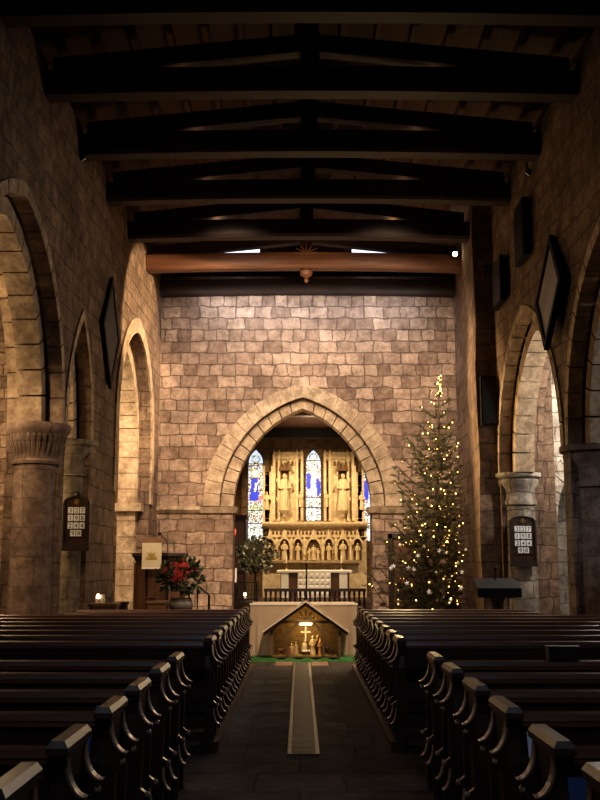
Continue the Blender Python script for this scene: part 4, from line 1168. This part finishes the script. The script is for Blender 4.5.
# ------------------------------------------------------------------ door by the tree, bench
x0, x1 = P(388, 560, D).x, P(426, 560, D).x; ztd = P(400, 534, D).z
d = struct(MB().box(x0+.1, x1-.1, D-.02, D-.004, 0, ztd-.1).build('door_1', M['darkoak']))
fr = MB().box(x0, x0+.1, D-.09, D-.004, 0, ztd).box(x1-.1, x1, D-.09, D-.004, 0, ztd).box(x0, x1, D-.09, D-.004, ztd-.1, ztd); fr.build('door_frame', M['darkoak'], d)
b = MB()
for i in range(4): b.box(x0+.14+i*(x1-x0-.28)/4, x0+.12+(i+1)*(x1-x0-.28)/4, D-.04, D-.02, .05, ztd-.14)
b.build('door_boards', M['oak'], d)
Yb = 22.9
xa_, xb_ = P(398, 600, Yb).x, P(424, 600, Yb).x; zz = P(400, 600, Yb).z
t = thing('wooden_bench', 'plain pale wooden bench by the door behind the tree', 'bench', ((xa_+xb_)/2, Yb+.15, 0)); w = (xb_-xa_)/2
MB().bbox(-w, w, -.18, .18, zz-.05, zz).build('seat', M['oakl'], t)
for sx in (-1, 1): MB().box(sx*(w-.08)-.03, sx*(w-.08)+.03, -.15, .15, 0, zz-.05).build('leg', M['oakl'], t)
t = thing('black_loudspeaker', 'black square loudspeaker standing on the bench by the door', 'speaker', (P(406, 599, Yb).x, Yb+.12, zz))
MB().bbox(-.18, .18, -.13, .13, 0, .36).build('cabinet', M['black'], t); MB().lathe([(.13, 0), (.1, .015), (.04, .02)], n=16).xf(Matrix.Translation((0, -.13, .17)) @ Matrix.Rotation(PI/2, 4, 'X')).build('driver', M['iron'], t, True)

# ------------------------------------------------------------------ Christmas tree
Yt = 21.4; pt = P(437, 600, Yt); top = P(440, 376, Yt).z
TX = pt.x-.04
t = thing('christmas_tree', 'tall sparse fir Christmas tree with fairy lights by the right wall', 'christmas tree', (TX, Yt, 0))
lean_x = P(440, 376, Yt).x-TX
def trunk(z): return Vector((lean_x*(z/top)**1.5+.015*math.sin(z*2.1), 0, z))
MB().tube([trunk(top*i/14) for i in range(15)], [.075*(1-i/14)+.006 for i in range(15)], 8).build('trunk', M['bark'], t, True)
MB().lathe([(.24, 0), (.3, .06), (.28, .42), (.3, .46)], n=14).build('tub', M['tin'], t, True)
rt2 = random.Random(17)
nb = MB(); br = MB(); bulbs = []; tips = []
def needles(p, q, L=.055, dens=75):
    p, q = Vector(p), Vector(q); d = q-p; n = max(4, int(d.length*dens)); dd = d.normalized()
    for i in range(n):
        o = p+d*(i/n)
        for k in range(2):
            v = Vector((rt2.uniform(-1,1), rt2.uniform(-1,1), rt2.uniform(-.5,1))); v = (v-dd*v.dot(dd))
            if v.length < .1: continue
            v = (v.normalized()+dd*.7).normalized()*L*rt2.uniform(.7, 1.25); s = v.cross(dd).normalized()*.009
            nb.add([o-s, o+s, o+v], [(0,1,2)])
z = .55
def reach(z):
    f = z/top
    if f > .78: return .34*(1-f)/.22+.05
    return 1.2*(1-f/.98)**.66+.02
while z < top-.12:
    f = z/top; n = 10 if f < .45 else 6 if f < .72 else 3
    a0 = rt2.uniform(0, 6.28)
    for k in range(n):
        a = a0+2*PI*k/n+rt2.uniform(-.3, .3); L = reach(z)*rt2.uniform(.5, 1.3)
        dx, dy = math.cos(a), math.sin(a)
        if dx > 0: L = min(L, .46/max(dx, .05))
        up = .25+.75*f
        base = trunk(z); pts = []
        m = 5
        for j in range(m+1):
            g = j/m; pts.append(base+Vector((dx*L*g, dy*L*g, L*(up*g*.55-.28*(1-f)*math.sin(g*PI)+.22*g*g))))
        br.tube(pts, [.014*(1-.8*j/m)*max(.4, L) for j in range(m+1)], 4)
        for j in range(1, m+1):
            if f > .86 and rt2.random() < .5: continue
            needles(pts[j-1].lerp(pts[j], .0 if j > 1 else .5), pts[j])
            sd = Vector((-dy, dx, 0))
            for s in (-1, 1):
                if rt2.random() < .12: continue
                l2 = L*.42*(1-.5*j/m)*rt2.uniform(.6, 1.2)
                e = pts[j]+(Vector((dx, dy, 0))*.75+sd*s).normalized()*l2+Vector((0, 0, rt2.uniform(-.06, .10)*l2*3))
                if TX+e.x > 3.50: continue
                br.tube([pts[j], e], [.005, .003], 3)
                needles(pts[j], e)
                if rt2.random() < .3 and e.y < .55: tips.append(e)
        tips.append(pts[-1]); tips.append(pts[2]); bulbs += [pts[3]+Vector((0, 0, .03)), pts[m]]
    z += .20 if f < .7 else .24
br.build('branches', M['bark'], t); nb.build('foliage', M['needle'], t)
# fairy lights
front = [p for p in bulbs+tips if p.y < .45]
rt2.shuffle(front); front = front[:200]
tp = [trunk(top-.03*i)+Vector((rt2.uniform(-.03, .03), -.04, 0)) for i in range(0, 14)]
lit = sorted(tp+front, key=lambda p: -p.z)
t2 = thing('fairy_lights', 'string of warm white fairy lights wound round the Christmas tree', 'fairy lights', (TX, Yt, 0))
# wire spirals down near the trunk
MB().tube([trunk(top*(1-i/60))+Vector((math.cos(i*.8), math.sin(i*.8), 0))*(.03+.5*reach(top*(1-i/60))*(i/60)) for i in range(56)], .004, 4).build('wire', M['leafd'], t2)
bm0 = MB().ball((0,0,0), .0155, 6)
proto = None
vis = lit[:]; rt2.shuffle(vis)
for i, p in enumerate(vis[:100]):
    if proto is None: proto = bm0.build('bulb', M['bulb'], t2); proto.location = p
    else:
        o = proto.copy(); COL.objects.link(o); o.parent = t2; o.location = p
b = MB()
for p in vis[100:]: b.ball(p, .0155, 6)
o = b.build('bulb_cluster', M['bulb'], t2); o['kind'] = 'stuff'
# stars and baubles
def starmesh(r):
    b = MB(); pts = [(r*(1 if k % 2 == 0 else .42)*math.sin(PI*k/5), r*(1 if k % 2 == 0 else .42)*math.cos(PI*k/5)) for k in range(10)]
    vs = [(x, 0, z) for x, z in pts]+[(0, -.014, 0), (0, .014, 0)]
    b.add(vs, [(i, (i+1) % 10, 10) for i in range(10)]+[((i+1) % 10, i, 11) for i in range(10)]); return b
spx = [(391, 568), (393.5, 566), (408.5, 568), (414, 569), (439, 550.5), (462, 572), (443, 596), (461, 588), (429, 592), (407, 583), (451, 600), (418, 556)]
sobj = None
for i, (x, y) in enumerate(spx):
    Ys_ = Yt-.75+.25*R.random(); q = P(x, y, Ys_)
    if sobj is None:
        sobj = starmesh(.058).build('star_ornament', M['starw']); o = sobj
    else:
        o = sobj.copy(); COL.objects.link(o)
    o.location = q; o.rotation_euler = (0, R.uniform(-.4, .4), R.uniform(-.4, .4))
    tag(o, 'pale five-pointed star ornament hanging among the fir branches', 'ornament', 'star ornaments on the Christmas tree')
bobj = None
for i, (x, y) in enumerate([(447, 553), (466, 550), (429, 591), (455, 598), (437, 600), (448, 604), (424, 547), (400, 545), (458, 563), (436, 573)]):
    q = P(x, y, Yt-.7+.2*R.random())
    if bobj is None: bobj = MB().ball((0,0,0), .032, 10).lathe([(.01, .03), (.01, .045)], n=6).build('bauble', M['white'], None, True); o = bobj
    else: o = bobj.copy(); COL.objects.link(o)
    o.location = q; tag(o, 'small round white bauble hanging among the fir branches', 'ornament', 'white baubles on the Christmas tree')

# ------------------------------------------------------------------ lamps as fixtures
def spotfix(label, p, aim, big=True):
    t = thing('spotlight_fixture', label, 'spotlight', p)
    d = (Vector(aim)-Vector(p)).normalized(); q = d.to_track_quat('-Z', 'Y').to_matrix().to_4x4()
    s = .6 if big else .5
    MB().lathe([(.09*s, .0), (.1*s, .02), (.07*s, .14*s), (.03*s, .18*s)], n=14).xf(q).build('housing', M['black'], t, True)
    MB().lathe([(.001, -.012), (.075*s, -.008), (.085*s, .001)], n=14).xf(q).build('lens', M['lamp'] if big else M['starw'], t, True)
    MB().tube([(0, 0, .08), (0, .05, .22)], .015, 6).build('bracket', M['black'], t)
pl = P(455, 254, 21.45)
spotfix('bright spotlight shining from the roof beam end above the tree', pl, (0, 8, 2.5))
q = P(105, 176, 15.0); spotfix('small dim spotlight high on the pulpit side wall top', (LX(15)+.12, 15.0, 7.9), (0, 20, 3), False)
q = P(513, 176, 15.0); spotfix('small dim spotlight high on the tree side wall top', (RX(15.6)-.12, 15.6, 7.9), (0, 20, 3), False)

# left aisle details: flowers and cloth glimpsed past the pillar
t = thing('aisle_table', 'small dark side table in the aisle past the carved-capital pillar', 'table', (-5.25, 17.5, 0))
MB().bbox(-.4, .4, -.3, .3, .72, .76).build('tabletop', M['darkoak'], t)
for sx in (-1, 1):
    for sy in (-1, 1): MB().box(sx*.35-.03, sx*.35+.03, sy*.25-.03, sy*.25+.03, 0, .72).build('leg', M['darkoak'], t)
tag(MB().lathe([(.42, .0), (.40, .03), (.12, .3), (.0001, .34)], n=14).build('pink_cloth', M['pink'], None, True, at=(-5.25, 17.5, .761)), 'folded bright pink cloth heaped on the aisle side table', 'cloth')

# ------------------------------------------------------------------ lights
def spot(name, loc, aim, power, col, size=60, blend=.5, rad=.15):
    l = bpy.data.lights.new(name, 'SPOT'); l.energy = power; l.color = col; l.spot_size = math.radians(size); l.spot_blend = blend; l.shadow_soft_size = rad
    o = bpy.data.objects.new(name, l); COL.objects.link(o); o.location = loc
    o.rotation_euler = (Vector(aim)-Vector(loc)).to_track_quat('-Z', 'Y').to_euler(); return o
def point(name, loc, power, col, rad=.2):
    l = bpy.data.lights.new(name, 'POINT'); l.energy = power; l.color = col; l.shadow_soft_size = rad
    o = bpy.data.objects.new(name, l); COL.objects.link(o); o.location = loc; return o
def area(name, loc, aim, power, col, sx, sy):
    l = bpy.data.lights.new(name, 'AREA'); l.energy = power; l.color = col; l.shape = 'RECTANGLE'; l.size = sx; l.size_y = sy
    o = bpy.data.objects.new(name, l); COL.objects.link(o); o.location = loc
    o.rotation_euler = (Vector(aim)-Vector(loc)).to_track_quat('-Z', 'Y').to_euler(); return o
WARM = (1, .69, .41); WARMW = (1, .82, .65); COOL = (.62, .76, 1)
# end wall wash
spot('endwall_spot', (-1.4, 17.6, 7.75), (-1.2, 24, 4.2), 2000, WARMW, 85, .8, .3)
spot('endwall_spot', (1.8, 17.6, 7.75), (1.6, 24, 4.2), 1700, WARMW, 85, .8, .3)
area('skylight_wash', (.2, 23.3, 7.95), (.2, 24.0, 6.9), 60, COOL, 5.5, .5)
spot('pulpit_spot', (-.6, 17.5, 7.7), (-3.1, 23.2, 1.8), 1100, WARM, 50, .6, .2)
# roof lamp throwing onto the left wall and the nave altar
spot('roof_lamp', (2.9, 19.6, 7.75), (-3.5, 21.4, 6.1), 3600, (1, .74, .46), 42, .18, .08)
spot('lean_wall_lamp', (-2.9, 20.6, 7.7), (3.5, 20.0, 4.9), 2600, (1, .70, .40), 32, .6, .1)
spot('altar_lamp', (1.6, 13.4, 7.8), (.1, 17.2, .6), 2300, (1, .72, .46), 24, .7, .6)
spot('beam_lamp', (.3, 20.4, 7.6), (.2, 21.7, 8.3), 35, WARM, 100, .8, .1)
for y in ty[:-2]:
    for x in (-1.7, 1.9): point('roof_fill', (x, y+.45, ZT+.30), {11.2: .45, 13.23: .8, 15.32: 1.3, 17.42: 1.3, 19.55: 4}[y], (1, .5, .28), .03)  # added points hidden behind tie beams, standing in for wall bounce
# left aisle
point('aisle_lamp', (-6.3, 18.6, 5.2), 210, (1, .75, .45), .25)
point('aisle_lamp', (-5.4, 13.6, 4.2), 55, (1, .76, .47), .15)
point('aisle_lamp', (-5.6, 16.0, 2.9), 120, (1, .74, .44), .15)
spot('pillar_lamp', (-4.7, 10.6, 5.0), (-3.9, 14.8, 2.4), 400, (1, .71, .46), 50, .6, .1)
spot('plant_fill', (-.6, 13.9, 7.7), (-2.7, 19.6, 1.4), 1100, (1, .76, .5), 22, .6, .1)  # added nave spot without fixture, brightening plant and pulpit front
point('aisle_lamp', (-6.2, 13.6, 5.2), 200, (1, .75, .45), .25)
point('aisle_lamp', (-5.6, 21.9, 5.0), 230, (1, .76, .48), .25)
# right aisle
point('aisle_lamp_right', (6.2, 17.2, 4.6), 430, (1, .93, .84), .25)
point('aisle_lamp_right', (6.3, 19.6, 4.8), 480, (1, .92, .8), .25)
point('aisle_lamp_right', (6.2, 13.0, 4.6), 130, (.85, .9, 1), .25)
spot('pillar_fill', (.8, 8.5, 5.2), (4.3, 14.5, 2.2), 420, COOL, 17, .8, .3)  # added cool spot in the nave, brightening the near pillar
# chancel
spot('chancel_spot', (-1.5, 31.2, 5.45), (.3, 33.9, 2.6), 720, (1, .74, .43), 85, .8, .2)
spot('chancel_spot', (2.4, 31.2, 5.45), (.6, 33.9, 2.6), 570, (1, .74, .43), 85, .8, .2)
point('chancel_lamp', (.4, 31.0, 5.0), 60, (1, .74, .46), .2)
point('chancel_front_fill', (.4, 26.0, 4.5), 70, (1, .66, .36), .2)  # added fill from the front, no lamp hangs there
# stable
point('stable_lamp', (cxs, Ys+.09, .05+z_e+.08), 5.0, (1, .70, .28), .03)
# added unseen point before the tree, brightening its foliage
point('tree_fill', (TX-.9, Yt-2.4, 3.2), 170, (1, .72, .36), .3)
# added unseen lamps for west window daylight; spot cone narrowed to the pews
spot('west_pew_spot', (0, -1.2, 7.6), (0, 7.5, .3), 620, COOL, 50, .8, 1.2)
area('west_window_glow', (0, -1.2, 6.4), (0, 10, .5), 14, COOL, 3.2, 4.2)
w = bpy.data.worlds.new('World'); scene.world = w; w.use_nodes = True
w.node_tree.nodes['Background'].inputs[0].default_value = (.5, .6, .8, 1); w.node_tree.nodes['Background'].inputs[1].default_value = .002

# ------------------------------------------------------------------ camera
cam = bpy.data.cameras.new('camera'); cam.lens = 45.0; cam.sensor_width = 36; cam.sensor_fit = 'AUTO'; cam.clip_end = 200
co = bpy.data.objects.new('camera', cam); COL.objects.link(co)
co.location = (0, 0, CAMH); co.rotation_euler = (PI/2+TH, 0, 0)
scene.camera = co
scene.view_settings.view_transform = 'Standard'
scene.view_settings.look = 'Medium High Contrast'
scene.view_settings.exposure = 0
scene.cycles.diffuse_bounces = 2
